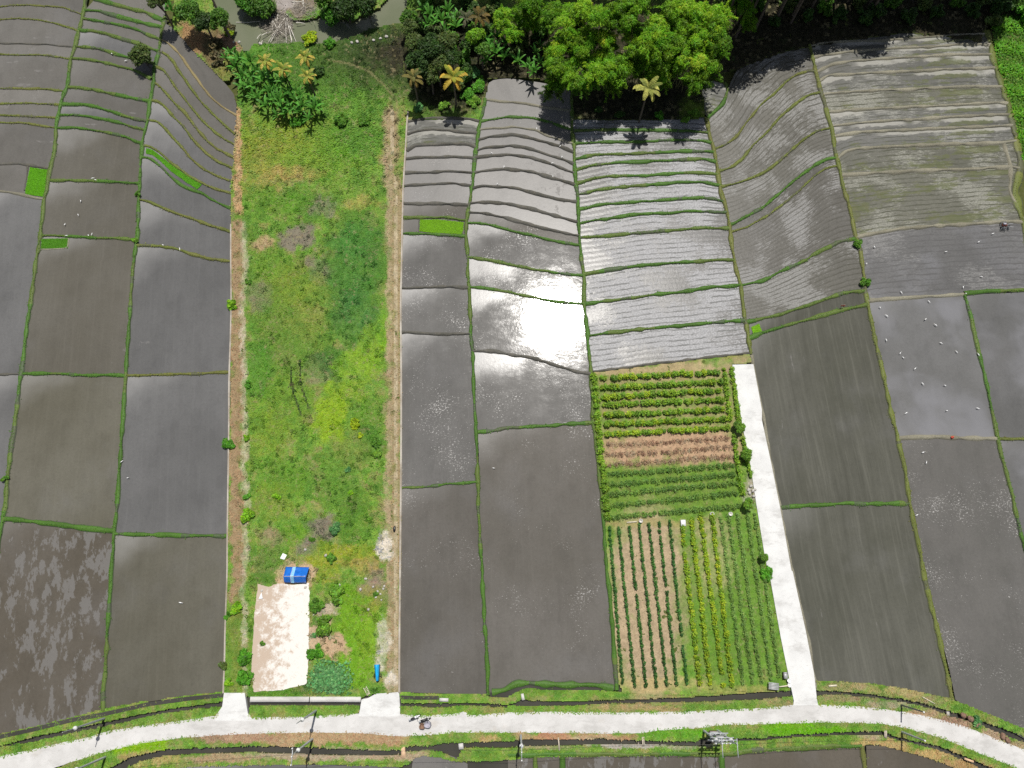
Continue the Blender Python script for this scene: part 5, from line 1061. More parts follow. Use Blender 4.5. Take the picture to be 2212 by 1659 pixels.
for i, s in enumerate(["G 810,1637 1200,1618 1820,1585", "K 815,62 1200,48 1860,8", "K 815,150 1300,112 1840,92", "K 830,212 1300,190 1870,172", "K 838,298 1300,282 1890,248", "K 842,382 1300,362 1890,332", "K 850,468 1300,445 1910,412"]):
    crop_row(s, BUSH, 1.0, .95, f'{nth[i]} of the seven bushy yellow green rows of the garden, counted from the silver field', 'bushy garden rows', dens=210, leaf=.16, gaps=.12)
for i, s in enumerate(["K 860,560 1300,540 1910,498", "K 860,648 1300,625 1930,578", "K 870,735 1300,705 1940,658"]):
    crop_row(s, [(170, 142, 118), (150, 122, 100), (184, 160, 134)], 1.15, .5, ['withered brown straw row directly below the bushy green rows', 'withered brown straw row in the middle of three', 'withered brown straw row directly above the green bean rows'][i], 'withered garden rows', leaf=.16, dens=110, asp=.22, up=.4)
for i, s in enumerate(["K 880,815 1300,785 1960,735", "K 880,900 1300,868 1970,815", "K 880,985 1300,950 1980,892", "K 890,1082 1300,1045 1990,978", "K 890,1190 1300,1155 2020,1085"]):
    crop_row(s, [(104, 140, 66), (114, 148, 66), (94, 130, 58)], 1.05, .75, f'{nth[i]} of the five dull green bean rows below the straw rows', 'dull green bean rows', dens=170, leaf=.14, asp=.35)
for i, (a, b) in enumerate([("K 882,1285", "O 965,935"), ("K 962,1285", "O 1067,962"), ("K 1055,1272", "O 1162,962"), ("K 1140,1252", "O 1250,962"), ("K 1226,1252", "O 1337,955"), ("K 1312,1232", "O 1420,942"), ("K 1402,1222", "O 1507,945")]):
    crop_row(a + " " + b, [(64, 110, 48), (74, 122, 54), (54, 96, 44)], .52, .7, f'{["first", "second", "third", "fourth", "fifth", "sixth", "seventh"][i]} sparse dark green row on pale straw, counted from the long paddy', 'sparse dark green rows on straw', dens=120, leaf=.12, gaps=[.05, .16, .2, .2, .12, .22, .1][i], lump=.4)
for i, (a, b) in enumerate([("K 1510,1262", "O 1615,962"), ("K 1592,1192", "O 1705,952"), ("K 1672,1172", "O 1815,962"), ("K 1772,1172", "O 1890,952")]):
    crop_row(a + " " + b, [(138, 166, 40), (118, 152, 40), (152, 174, 40)], .8, .75, f'{["first", "second", "third", "fourth"][i]} bright yellow green row, counted from the sparse dark rows', 'bright yellow green rows', dens=150, leaf=.14, gaps=.2, lump=.45)
for i, (a, b) in enumerate([("K 1850,1200", "O 1982,942"), ("K 1915,1175", "O 2062,932"), ("K 1992,1155", "Q -10,918"), ("K 2082,1155", "Q 72,905"), ("K 2150,1160", "Q 140,872")]):
    crop_row(a + " " + b, [(118, 152, 76), (108, 142, 66), (128, 160, 82)], .72, .65, f'{["first", "second", "third", "fourth", "last"][i]} light green row beside the white lane, counted from the yellow rows', 'light green rows beside the lane', dens=130, leaf=.13, asp=.35)
crop_row("G 745,1610 K 765,150 790,400 800,600 830,800 850,1000 862,1190", BUSH[:2], 1.25, 1.1, 'long bushy hedge between the garden and the long flooded paddy', None, dens=190, leaf=.15, name='hedge', cat='hedge')
crop_row("G 1882,1560 K 1905,150 1930,330", BUSH[:2], .9, 1.0, 'short hedge along the lane side of the bushy rows, inner of two', None, dens=150, leaf=.15, name='hedge', cat='hedge')
crop_row("K 1965,480 1990,700 2020,900 2035,980", BUSH[:2], .9, 1.0, 'short hedge between the straw rows and the lane side trees', None, dens=150, leaf=.15, name='hedge', cat='hedge')
crop_row("G 1940,1560 K 1975,100 2005,360", BUSH[:2], .75, .9, 'short hedge touching the top of the white lane', None, dens=150, leaf=.15, name='hedge', cat='hedge')
crop_row("K 2040,500 2085,730 2110,830", BUSH[:2], .7, .9, 'short hedge at the lane edge between the two round trees', None, dens=150, leaf=.15, name='hedge', cat='hedge')
# ================================================================ BUILT AND LOOSE THINGS
M['steel'] = plain('galvanised_steel', (.44, .46, .47), .5, .15)
M['dsteel'] = plain('dark_steel', (.16, .17, .18), .5, .4)
M['porc'] = plain('white_porcelain', (.80, .80, .79), .3, 0, .03)
M['rust'] = plain('red_brown_paint', (.16, .05, .035), .5)
M['black'] = plain('black_plastic', (.012, .012, .013), .35, 0, .2)
M['rubber'] = plain('rubber', (.02, .02, .02), .8)
M['white'] = plain('white_paint', (.78, .78, .78), .35, 0, .04)
M['wood'] = plain('weathered_wood', (.42, .37, .29), .8, 0, .25)
M['pwood'] = plain('pale_wood', (.62, .56, .42), .8, 0, .15)
M['orange'] = plain('orange_wood', (.62, .42, .26), .8, 0, .15)
M['tin'] = plain('grey_sheet_metal', (.42, .42, .42), .5, .2)
M['mauve'] = plain('dull_purple_plastic', (.20, .16, .18), .6)
M['feather'] = plain('white_feathers', (.84, .84, .82), .7, 0, .03)
M['beak'] = plain('yellow_beak', (.5, .34, .06), .5)
M['red'] = plain('red_cloth', (.5, .07, .04), .7)
M['skin'] = plain('skin', (.25, .14, .09), .6)
M['greysack'] = plain('grey_sack', (.36, .35, .40), .8, 0, .3, 8)
M['brownsack'] = plain('brown_basket', (.20, .12, .08), .8, 0, .35, 8)
M['stone'] = plain('pale_stone', (.42, .40, .36), .85, 0, .2)
def tarp_mat(name, c, stripe=None):
    t = NT(name); p = t.pos(); f = t.noise(p, 2.2, 4, .6)
    t.set(t.b.inputs['Base Color'], t.mix(t.ramp(f, .3, .7), tuple(x * .85 for x in c), tuple(min(1, x * 1.15) for x in c)))
    t.b.inputs['Roughness'].default_value = .35; t.bump(f, .5, .1); return t.m
M['tarp'] = tarp_mat('blue_tarp', (.008, .13, .52)); M['tarp2'] = tarp_mat('light_blue_tarp', (.012, .36, .72)); M['tarpstripe'] = tarp_mat('pale_blue_band', (.22, .46, .68))
# ---- utility poles
def pole(px, py, h, label, ball=7.1, arm=False, dark=False, r=.17):
    w = at1(px, py, .15); o = thing('utility_pole', label, 'utility pole', (w[0], w[1], .1)); m = M['dsteel'] if dark else M['steel']
    if ball:
        b = MB(); b.tube([[0, 0, -.3], [0, 0, ball]], [r, r * .78], 10); b.build('shaft', m, o)
        b = MB(); b.lathe([(.10, 0), (.27, .12), (.30, .34), (.24, .52), (.12, .66), (.07, .9)], (0, 0, ball - .1), 12); b.build('joint_collar', M['porc'], o, True)
        b = MB(); b.tube([[0, 0, ball + .5], [0, 0, h]], [.075, .05], 8); b.build('mast', m, o)
    else:
        b = MB(); b.tube([[0, 0, -.3], [0, 0, h]], [r * .8, r * .55], 10); b.build('shaft', m, o)
        b = MB(); b.lathe([(.11, 0), (.13, .1), (.06, .16)], (0, 0, h), 10); b.build('cap', M['porc'], o, True)
    if arm:
        b = MB(); b.box((0, -.2, h - .15), (.1, 2.2, .1)); b.build('crossarm', M['steel'], o)
        for y in (-1.2, -.2, .8):
            b = MB(); b.lathe([(.05, 0), (.11, .06), (.08, .14), (.12, .2), (.06, .3)], (0, y, h - .1), 8); b.build('insulator', M['porc'], o, True)
    return o
pole(225, 1552, 10.2, 'grey pole with white joint leaning over the canal left of the left driveway')
pole(683, 1535, 10.2, 'grey pole with white joint standing on the verge between the two driveways')
pole(675, 1596, 10.2, 'grey pole with crossarm south of the road, facing the pole between the driveways', arm=True)
pole(228, 1635, 10.2, 'grey pole with white joint on the bright grass at the bottom left edge')
pole(1125, 1588, 10.0, 'grey pole with crossarm on the brown verge south of the long paddies', arm=True)
pole(1947, 1523, 6.0, 'plain dark grey pole on the far side of the road at the right', 0, dark=True)
pole(1948, 1581, 6.1, 'plain steel pole on the grass strip below the road at the right', 0, r=.2)
# ---- transformer frame on two poles
wl, wr = at1(1520, 1578, .15), at1(1550, 1578, .15); sp = wr[0] - wl[0]
o = thing('transformer_stand', 'two pole steel transformer stand with brown cabinet on the road verge', 'transformer', (wl[0], wl[1], .1))
for x in (0, sp):
    b = MB(); b.tube([[x, 0, -.3], [x, 0, 6.6]], [.17, .14], 10); b.build('pole', M['steel'], o)
    b = MB(); b.lathe([(.12, 0), (.29, .14), (.30, .36), (.2, .56), (.08, .8)], (x, 0, 6.5), 12); b.build('joint_collar', M['porc'], o, True)
    b = MB(); b.tube([[x, 0, 7.2], [x, 0, 9.8]], [.08, .06], 8); b.build('mast', M['steel'], o)
b = MB()
for y in (-.55, .35): b.box((sp / 2, y, 3.9), (sp + .9, .14, .16))
for x in (-.1, sp / 3, sp * 2 / 3, sp + .1): b.box((x, -.1, 4.02), (.1, 1.1, .08))
b.build('platform', M['steel'], o)
tr = MB(); tr.box((sp / 2, -.15, 4.75), (.95, .7, 1.15)); tr = tr.build('transformer_tank', M['tin'], o)
b = MB()
for k in range(6): b.box((sp / 2 - .4 + .16 * k, -.58, 4.7), (.04, .16, .9))
b.build('cooling_fins', M['tin'], tr)
for x in (-.28, 0, .28):
    b = MB(); b.lathe([(.05, 0), (.1, .08), (.06, .16), (.1, .24), (.05, .4)], (sp / 2 + x, -.15, 5.32), 8); b.build('bushing', M['porc'], tr, True)
cb = MB(); cb.box((sp / 2, -.05, 1.55), (sp * .52, .5, 1.0)); cb = cb.build('switch_cabinet', M['rust'], o)
b = MB(); b.box((sp / 2, -.06, 2.07), (sp * .58, .6, .05)); b.build('cabinet_roof', M['tin'], cb)
for z in (6.1, 7.7):
    b = MB(); b.box((sp / 2, -.18, z), (sp + 1.2, .1, .12)); b.box((sp / 2, .2, z), (sp + 1.2, .1, .12)); b.build('crossarm', M['steel'], o)
    for x in (-.4, sp * .25, sp / 2, sp * .75, sp + .4):
        i = MB(); i.lathe([(.05, 0), (.12, .08), (.08, .16), (.13, .24), (.05, .36)], (x, -.18, z + .06), 8); i.build('insulator', M['porc'], o, True)
for x in (0, sp):
    b = MB(); b.box((x, -.4, 9.6), (.09, 2.4, .1)); b.build('crossarm', M['steel'], o)
for x0, x1, z0, z1 in ((0, sp, 3.9, 2.6), (sp, 0, 3.9, 2.6)):
    b = MB(); b.tube([[x0, .1, z0], [x1, .1, z1]], .04, 6); b.build('brace', M['steel'], o)
# ---- power cables
def cable(a, b, za, zb, label, sag=.9, dy=0):
    p0, p1 = at1(*a, .1), at1(*b, .1); p0[2] = za; p1[2] = zb; t = np.linspace(0, 1, 14)[:, None]
    p = p0 * (1 - t) + p1 * t; p[:, 2] -= sag * 4 * (t[:, 0] * (1 - t[:, 0])); p[:, 1] += dy
    m = MB(); m.tube(p - p[0], .018, 5); tag(m.build('power_cable', M['black'], loc=p[0]), label, 'cable')
cable((228, 1635), (675, 1596), 10.1, 10.1, 'thin power cable from the bottom left pole to the pole south of the road'); cable((675, 1596), (1125, 1588), 10.1, 9.9, 'thin power cable across the middle of the bottom bank')
cable((1125, 1588), (1520, 1578), 9.9, 9.6, 'thin power cable from the middle pole to the transformer stand'); cable((1550, 1578), (1948, 1581), 9.6, 6.2, 'thin power cable from the transformer stand to the right hand pole')
# ---- blue tarp shelter over stacked timber
c0 = at1(643, 1242, .15); o = thing('tarp_shelter', 'blue tarpaulin shelter with a pale band above the sand pad', 'tarp shelter', (c0[0], c0[1], .15), -.02)
nx, ny = 17, 13; V = []
for i in range(nx):
    for j in range(ny):
        u_, v_ = i / (nx - 1), j / (ny - 1); x = (u_ - .5) * 3.5; y = (v_ - .5) * 2.4; yr = -.28 + .1 * (u_ - .5)
        z = 1.45 - .62 * max(0, (y - yr)) if y > yr else 1.45 - .98 * (yr - y) ** 1.02
        x *= 1 + .08 * abs(v_ - .4); z += .05 * math.sin(u_ * 21 + v_ * 5) * (.3 + abs(v_ - .4)) - .10 * math.sin(u_ * math.pi) * math.sin(v_ * math.pi * 2) ** 2
        if u_ == 1 and v_ < .45: x -= .5 * (.45 - v_)
        V.append([x, y, z])
F = [[i * ny + j, (i + 1) * ny + j, (i + 1) * ny + j + 1, i * ny + j + 1] for i in range(nx - 1) for j in range(ny - 1)]
b = MB(); b.add(V, F); tp = b.build('tarpaulin', M['tarp'], o, True); md = tp.modifiers.new('thick', 'SOLIDIFY'); md.thickness = .02
b = MB(); V = np.array(V).reshape(nx, ny, 3)[5:8].copy(); V[..., 2] += .03; F = [[i * ny + j, (i + 1) * ny + j, (i + 1) * ny + j + 1, i * ny + j + 1] for i in range(2) for j in range(ny - 1)]
b.add(V.reshape(-1, 3), F); b.build('pale_band', M['tarpstripe'], tp, True)
b = MB(); b.tube(V[0] + np.array([-.03, 0, .03]), .022, 5); b.build('rope', M['white'], tp)
for x in (-1.55, 1.5):
    for y in (-1.05, 1.0, -.25):
        b = MB(); b.tube([[x, y, -.1], [x, y, .72 if y < -.5 else (.6 if y > .5 else 1.4)]], .04, 6); b.build('post', M['wood'], o)
b = MB(); b.tube([[-1.7, -.28, 1.4], [1.6, -.24, 1.4]], .035, 6); b.build('ridge_pole', M['wood'], o)
tl = thing('timber_stack', 'small stack of timber poking out under the blue tarpaulin shelter', 'timber', (c0[0] + 1.3, c0[1] - .25, .15))
for k in range(7):
    b = MB(); b.box((rng.normal(0, .08), -.5 + .17 * k, .1 + .12 * (k % 3)), (.9, .1, .09)); b.build('beam', M['wood'], tl)
# ---- covered cart
c0 = at1(816, 1452, .16); o = thing('covered_cart', 'narrow cart under a bright light blue tarpaulin beside the middle track', 'cart', (c0[0], c0[1], .15), .07)
V = []; nx, ny = 9, 7
for i in range(nx):
    for j in range(ny):
        u_, v_ = i / (nx - 1), j / (ny - 1); hw = .46 - .2 * u_; a = (v_ - .5) * 2
        V.append([a * hw, 1.15 - 2.3 * u_, .95 - .55 * abs(a) ** 1.6 + .1 * (1 - u_) + .03 * math.sin(u_ * 19 + a * 3)])
b = MB(); b.add(V, [[i * ny + j, (i + 1) * ny + j, (i + 1) * ny + j + 1, i * ny + j + 1] for i in range(nx - 1) for j in range(ny - 1)])
e0 = np.array(V).reshape(nx, ny, 3); b.add(np.concatenate([e0[0], [[0, 1.12, .4]]]), [[k, k + 1, ny] for k in range(ny - 1)]); b.add(np.concatenate([e0[-1], [[0, -1.12, .3]]]), [[k + 1, k, ny] for k in range(ny - 1)])
cv = b.build('tarpaulin', M['tarp2'], o, True); cv.modifiers.new('thick', 'SOLIDIFY').thickness = .02
b = MB(); b.box((0, 0, .36), (.5, 2.1, .06)); b.build('bed', M['wood'], o)
for y in (.75, -.2, -.55):
    b = MB(); b.tube([[-.55, y, .34], [.62, y, .34]], .03, 6); b.build('rail', M['wood'] if y > 0 else M['black'], o)
for x in (-.5, .55):
    b = MB(); tt = np.linspace(0, 2 * np.pi, 17); b.tube(np.stack([0 * tt + x, -.5 + .26 * np.cos(tt), .28 + .26 * np.sin(tt)], 1), .05, 6, caps=False); b.box((x, -.5, .28), (.05, .44, .04)); b.box((x, -.5, .28), (.05, .04, .44)); b.build('wheel', M['rubber'], o)
b = MB(); b.ell((0, -1.22, .34), (.17, .12, .14)); b.build('end_bundle', M['black'], o)
# ---- ladder on the grass
a, e = at1(788, 1484, .3), at1(797, 1501, .3); d = e - a; L = np.linalg.norm(d)
o = thing('ladder', 'pale wooden ladder lying on the grass above the middle driveway', 'ladder', tuple((a + e) / 2), math.atan2(d[1], d[0]))
for y in (-.22, .22): b = MB(); b.box((0, y, 0), (L, .07, .09)); b.build('rail', M['pwood'], o)
for k in range(5): b = MB(); b.box((-L / 2 + .2 + k * (L - .3) / 4, 0, .02), (.06, .40, .05)); b.build('rung', M['pwood'], o)
b = MB(); b.box((L * .2, 0, -.04), (L * .5, .36, .03)); b.build('board', M['pwood'], o)
# ---- motorbikes
def motorbike(p0, p1, label, body, trim):
    a, e = at1(*p0, .23), at1(*p1, .23); d = e - a; o = thing('motorbike', label, 'motorbike', tuple((a + e) / 2), math.atan2(d[1], d[0]))
    tt = np.linspace(0, 2 * np.pi, 19)
    for x in (-.62, .62):
        w = MB(); w.tube(np.stack([x + .24 * np.cos(tt), 0 * tt, .29 + .24 * np.sin(tt)], 1), .055, 8, caps=False); w = w.build('wheel', M['rubber'], o)
        h = MB(); h.tube([[x, -.05, .29], [x, .05, .29]], .1, 8)
        for k in range(5): h.box((x + .1 * math.cos(k * 1.257), 0, .29 + .1 * math.sin(k * 1.257)), (.2, .03, .03), rot=[[math.cos(k * 1.257), 0, -math.sin(k * 1.257)], [0, 1, 0], [math.sin(k * 1.257), 0, math.cos(k * 1.257)]])
        h.build('rim', M['steel'], w)
    b = MB(); b.ell((-.38, 0, .62), (.5, .17, .16)); b.ell((.12, 0, .45), (.35, .16, .14)); b.ell((.42, 0, .74), (.17, .21, .26)); b.ell((-.75, 0, .68), (.2, .1, .07)); b.build('body', body, o, True)
    s = MB(); s.ell((-.22, 0, .80), (.44, .155, .07)); s.build('seat', M['black'], o, True)
    f = MB(); f.ell((.62, 0, .52), (.24, .09, .07)); f.build('mudguard', trim, o, True)
    hb = MB(); hb.tube([[.36, -.36, .98], [.42, -.15, 1.0], [.45, 0, 1.0], [.42, .15, 1.0], [.36, .36, .98]], .025, 6); hb = hb.build('handlebar', M['dsteel'], o)
    for y in (-.3, .3):
        m = MB(); m.tube([[.42, y * .8, 1.0], [.40, y, 1.2]], .012, 5); m.ell((.39, y, 1.22), (.03, .07, .05)); m.build('mirror', M['black'], hb, True)
    h = MB(); h.ell((.57, 0, .86), (.07, .11, .09)); h.build('headlight', M['porc'], o, True)
    k = MB(); k.ell((.2, 0, .95), (.13, .12, .06)); k.build('cowl', trim, o, True)
    r = MB(); r.box((-.72, 0, .82), (.3, .22, .03)); r.build('rack', M['steel'], o)
    st = MB(); st.tube([[-.1, .1, .35], [-.15, .3, .02]], .02, 5); st.build('side_stand', M['dsteel'], o)
    return o
motorbike((886, 1553), (907, 1544), 'white and black motorbike parked on the road edge beside the middle driveway', M['white'], M['white'])
motorbike((907, 1557), (930, 1550), 'all black motorbike parked on the road next to the white one', M['black'], M['black'])
w = at1(919, 1566, .22)
def sack(x, y, m, label, r=.42):
    b = MB(); prof = [(.3, 0), (.42, .1), (.44, .4), (.38, .62), (.40, .7), (.34, .66), (.30, .45), (.05, .4)]
    b.lathe([(a * r / .42, z) for a, z in prof], (0, 0, 0), 12); V = b.V[0]; V[:, :2] *= 1 + .12 * np.sin(np.arctan2(V[:, 1], V[:, 0]) * 3 + V[:, 2] * 5)[:, None]
    return tag(b.build('basket', m, loc=(w[0] + x, w[1] + y, .225), smooth=True), label, 'basket')
sack(-.45, -.1, M['brownsack'], 'open brown basket standing on the road beside the black motorbike'); sack(.35, .12, M['greysack'], 'open grey basket standing on the road under the black motorbike', .5)
# ---- hand tractor at work
c0 = at1(2165, 490, .1); o = thing('hand_tractor', 'small red brown hand tractor with cage wheels working the muddy field', 'tractor', (c0[0], c0[1], .05), -.12)
b = MB(); b.box((0, 0, .62), (.75, .42, .36)); b.ell((.1, 0, .85), (.3, .22, .14)); b.build('engine', M['rust'], o)
b = MB(); b.box((-.12, .1, .98), (.5, .3, .14)); b.build('fuel_tank', M['greysack'], o)
for y in (-.55, .55):
    wb = MB(); tt = np.linspace(0, 2 * np.pi, 21)
    for yy in (-.14, .14): wb.tube(np.stack([.42 * np.cos(tt), 0 * tt + y + yy, .42 + .42 * np.sin(tt)], 1), .03, 6, caps=False)
    for k in range(10): wb.box((.42 * math.cos(k * .628), y, .42 + .42 * math.sin(k * .628)), (.05, .36, .05))
    wb.box((0, y, .42), (.8, .05, .05)); wb.box((0, y, .42), (.05, .05, .8)); wb.build('cage_wheel', M['dsteel'], o)
b = MB(); b.tube([[0, -.5, .42], [0, .5, .42]], .05, 8); b.build('axle', M['dsteel'], o)
for y in (-.3, .3): b = MB(); b.tube([[.3, y * .4, .7], [.9, y, .9], [1.35, y, .95]], .03, 6); b.build('handle', M['steel'], o)
b = MB(); b.box((1.0, 0, .2), (.1, 1.2, .08))
for k in range(7): b.box((1.0, -.54 + .18 * k, .08), (.04, .04, .3))
b.build('harrow', M['dsteel'], o)
b = MB(); b.box((.85, 0, .6), (.3, .34, .06)); b.build('seat', M['black'], o)
# ---- person-like red marker on the bund: cloth on a stick
c0 = at1(1816, 664, .2); o = thing('scarecrow', 'small red cloth scarecrow on the bund below the slanting field', 'scarecrow', (c0[0], c0[1], .2))
b = MB(); b.tube([[0, 0, -.2], [0, 0, 1.3]], .025, 6); b.build('stick', M['wood'], o)
b = MB(); b.tube([[-.4, 0, 1.0], [.4, .05, 1.02]], .02, 6); b.build('crosspiece', M['wood'], o)
b = MB(); b.add([[-.35, 0, 1.04], [.35, .03, 1.05], [.3, -.1, .5], [0, .08, .42], [-.28, -.06, .5], [0, .05, .8]], [[0, 5, 4], [0, 1, 5], [1, 2, 5], [2, 3, 5], [3, 4, 5]]); b.build('cloth', M['red'], o).modifiers.new('t', 'SOLIDIFY').thickness = .02
b = MB(); w = at1(2056, 945, .3); b.ell((0, 0, .12), (.26, .22, .2)); b.ell((.08, .05, .26), (.16, .15, .14)); tag(b.build('red_bag', M['red'], loc=tuple(w), smooth=True), 'small orange red bag on the bund crossing beside the paddy painted with cloud reflections', 'bag')
# ---- bench, box and bucket by the lane
c0 = at1(1668, 1481, .15); o = thing('table', 'low table with slatted grey top on the grass beside the white lane', 'table', (c0[0], c0[1], .12), -.1)
b = MB()
for k in range(5): b.box((0, -.4 + .2 * k, .72), (1.5, .17, .04))
b.build('top', M['tin'], o)
for x in (-.68, .68):
    for y in (-.38, .38): b = MB(); b.box((x, y, .36), (.06, .06, .7)); b.build('leg', M['wood'], o)
a, e = at1(1683, 1483.5, .5), at1(1704, 1481, .5); d = e - a; b = MB(); b.box((0, 0, 0), (np.linalg.norm(d), .16, .05), math.atan2(d[1], d[0])); tag(b.build('plank', M['pwood'], loc=tuple((a + e) / 2)), 'pale plank reaching from the slatted table to the white lane', 'plank')
c0 = at1(1693.5, 1458, .15); o = thing('crate', 'upright purplish grey crate on the grass at the foot of the light green rows', 'crate', (c0[0], c0[1], .1))
b = MB(); b.box((0, 0, .4), (.5, .85, .8)); b.build('box', M['mauve'], o); b = MB(); b.box((0, .36, .83), (.54, .2, .05)); b.box((0, 0, .815), (.54, .9, .03)); b.build('lid', M['tin'], o)
c0 = at1(1703, 1474, .15)
for x, y, z_, l in ((0, .3, .5, 'white bucket with dark opening at the edge of the white lane'), (.05, -.35, .3, 'white tub beside the bucket at the edge of the white lane')):
    b = MB(); b.lathe([(.24, 0), (.3, z_), (.32, z_ + .02), (.27, z_), (.22, .08), (.02, .06)], (0, 0, 0), 12); tag(b.build('bucket', M['white'], loc=(c0[0] + x, c0[1] + y, .15), smooth=True), l, 'bucket')
# ---- well rings and box in the garden
for tilex, lab in (("K 1155,1220", 'round concrete well ring at the top of the straw rows'), ("K 1775,1160", 'small round concrete ring at the top of the yellow rows'), ("K 1935,1160", 'small round concrete ring at the top of the light green rows')):
    p_ = P(tilex)[0]; w = at1(p_[0], p_[1], .2); b = MB(); b.lathe([(.30, 0), (.32, .5), (.24, .5), (.22, .1), (.02, .1)], (0, 0, 0), 14); tag(b.build('well_ring', M['canalwall'], loc=(w[0], w[1], .1)), lab, 'well ring')
p_ = P("K 1522,1238")[0]; w = at1(*p_, .2); o = thing('pump_box', 'white square pump box at the top of the first yellow green row', 'box', (w[0], w[1], .1)); b = MB(); b.box((0, 0, .25), (.7, .9, .5)); b.build('base', M['canalwall'], o); b = MB(); b.box((0, 0, .53), (.76, .96, .06)); b.build('lid', M['white'], o)
# ---- foot bridges and loose planks
def plank(s, w_, m, label, z=.24, n=1, name='plank_bridge', cat='foot bridge'):
    q = W(s, z); d = q[-1] - q[0]; L = np.linalg.norm(d); c = (q[0] + q[-1]) / 2; o = thing(name, label, cat, tuple(c), math.atan2(d[1], d[0]))
    for k in range(n): b = MB(); b.box((rng.normal(0, .04), (k - (n - 1) / 2) * (w_ / n), 0), (L, w_ / n * .86, .07)); b.build('board', m, o)
plank("Q 1043,1340 1045,1406", .42, M['wood'], 'short wooden foot bridge over the lower canal beside the right grass strip', n=2); plank("O 425,1402 435,1512", .22, M['wood'], 'thin grey plank across the lower canal, nearest the middle pole', n=1)
plank("O 1140,1395 1144,1475", .4, M['wood'], 'pair of grey planks across the lower canal beside the bright green strip', n=2); plank("Q 1712,1580 1790,1608", .34, M['orange'], 'orange plank lying over the lower canal at the bottom right', n=1)
plank("Q 560,967 628,962", .28, M['pwood'], 'pale board lying on the bank beside the white lane end', z=.3, name='loose_board', cat='board'); plank("Q 1352,1057 1458,1115", .12, M['pwood'], 'long pale pole lying on the canal bank at the right', z=.3, name='loose_pole', cat='pole')
plank("Q 1570,1180 1572,1215", .5, M['stone'], 'small concrete slab across the upper canal at the right', n=1); plank("N 1745,1450 1750,1500", .8, M['canalwall'], 'small concrete sluice slab at the bend of the lower canal', z=.3, n=1, name='sluice_slab', cat='sluice'); plank("N 1565,1082 1640,1085", .55, M['canalwall'], 'small concrete sluice slab on the bank right of the middle driveway', z=.3, n=1, name='sluice_slab', cat='sluice')
plank("N 1258,1480 1262,1575", .7, M['orange'], 'narrow earth crossing over the lower canal below the motorbikes', z=.2, n=1, name='earth_crossing', cat='crossing'); plank("O 120,1030 130,1085", .5, M['canalwall'], 'small concrete gate at the corner of the looping ditch', z=.3, n=1, name='ditch_gate', cat='gate')
plank("K 1035,1232 1125,1224", .2, M['pwood'], 'pale sticks lying at the top of the straw rows', z=.25, n=2, name='loose_board', cat='board')
# ---- stones and litter
def stone(px, py, r, label, group=None, m='stone', z=.16):
    w = at1(px, py, z); b = MB(); b.ell((0, 0, r * .35), (r, r * .8, r * .6), 9, 6); V = b.V[0]; V += rng.normal(0, r * .1, V.shape); o = b.build('stone', M[m], loc=(w[0], w[1], z)); o.rotation_euler = (0, 0, rng.uniform(0, 6)); return tag(o, label, 'stone', group)
for x, y in [(733, 1264), (779, 1273), (796, 1316), (660, 1269), (566, 1276), (612, 1203), (660, 1187), (704, 1200), (790, 1250), (820, 1190), (826, 1185)]:
    stone(x, y, .26, 'pale stone scattered on the grass of the plot near the blue shelter', 'pale stones on the plot')
for x, y in [(807, 88), (835, 80), (822, 84), (772, 91), (760, 93), (562, 95), (505, 92), (517, 92)]:
    stone(x, y, .26 + .016 * (x % 9), 'pale boulder at the grassy edge of the river', 'boulders at the river edge')
for x, y in [(1622, 1050), (1626, 1060), (1619, 1065), (1628, 1072), (1622, 1080), (1630, 1058), (1617, 1058)]: stone(x, y, .3, 'white rubble lump in the heap beside the white lane', 'rubble beside the lane')
for x, y in [(816, 1277), (822, 1283), (828, 1272), (812, 1290), (824, 1296), (830, 1266), (806, 1268)]: stone(x, y, .2, 'white scrap of litter beside the middle track', 'litter beside the track')
for x, y in [(2080, 1545), (2095, 1552), (2110, 1565), (2165, 1590), (2175, 1598)]: stone(x, y, .5, 'brown earth lump dug out beside the upper canal at the right', 'earth lumps by the canal', 'brownsack')
w = at1(612, 1202, .3); b = MB(); b.add([[-.5, -.3, 0], [.2, -.5, .06], [.55, .2, .02], [-.1, .5, .08], [0, 0, .16]], [[0, 1, 4], [1, 2, 4], [2, 3, 4], [3, 0, 4]]); tag(b.build('plastic_sheet', M['white'], loc=tuple(w)), 'white plastic sheet on the grass above the blue shelter', 'plastic sheet')
w = at1(563, 1287, .35); b = MB(); b.add([[-.3, -.5, 0], [.4, -.4, .1], [.1, .5, .05], [0, 0, .3]], [[0, 1, 3], [1, 2, 3], [2, 0, 3]]); tag(b.build('plastic_sheet', M['white'], loc=tuple(w)), 'white scrap of sheeting at the top left corner of the sand pad', 'plastic sheet')
b = MB(); w = at1(852, 1143, .2); b.ell((0, 0, .1), (.22, .5, .16)); b.ell((.05, .3, .12), (.15, .2, .12)); tag(b.build('dark_sack', M['black'], loc=tuple(w), smooth=True), 'dark sack lying on the middle dirt track', 'sack')
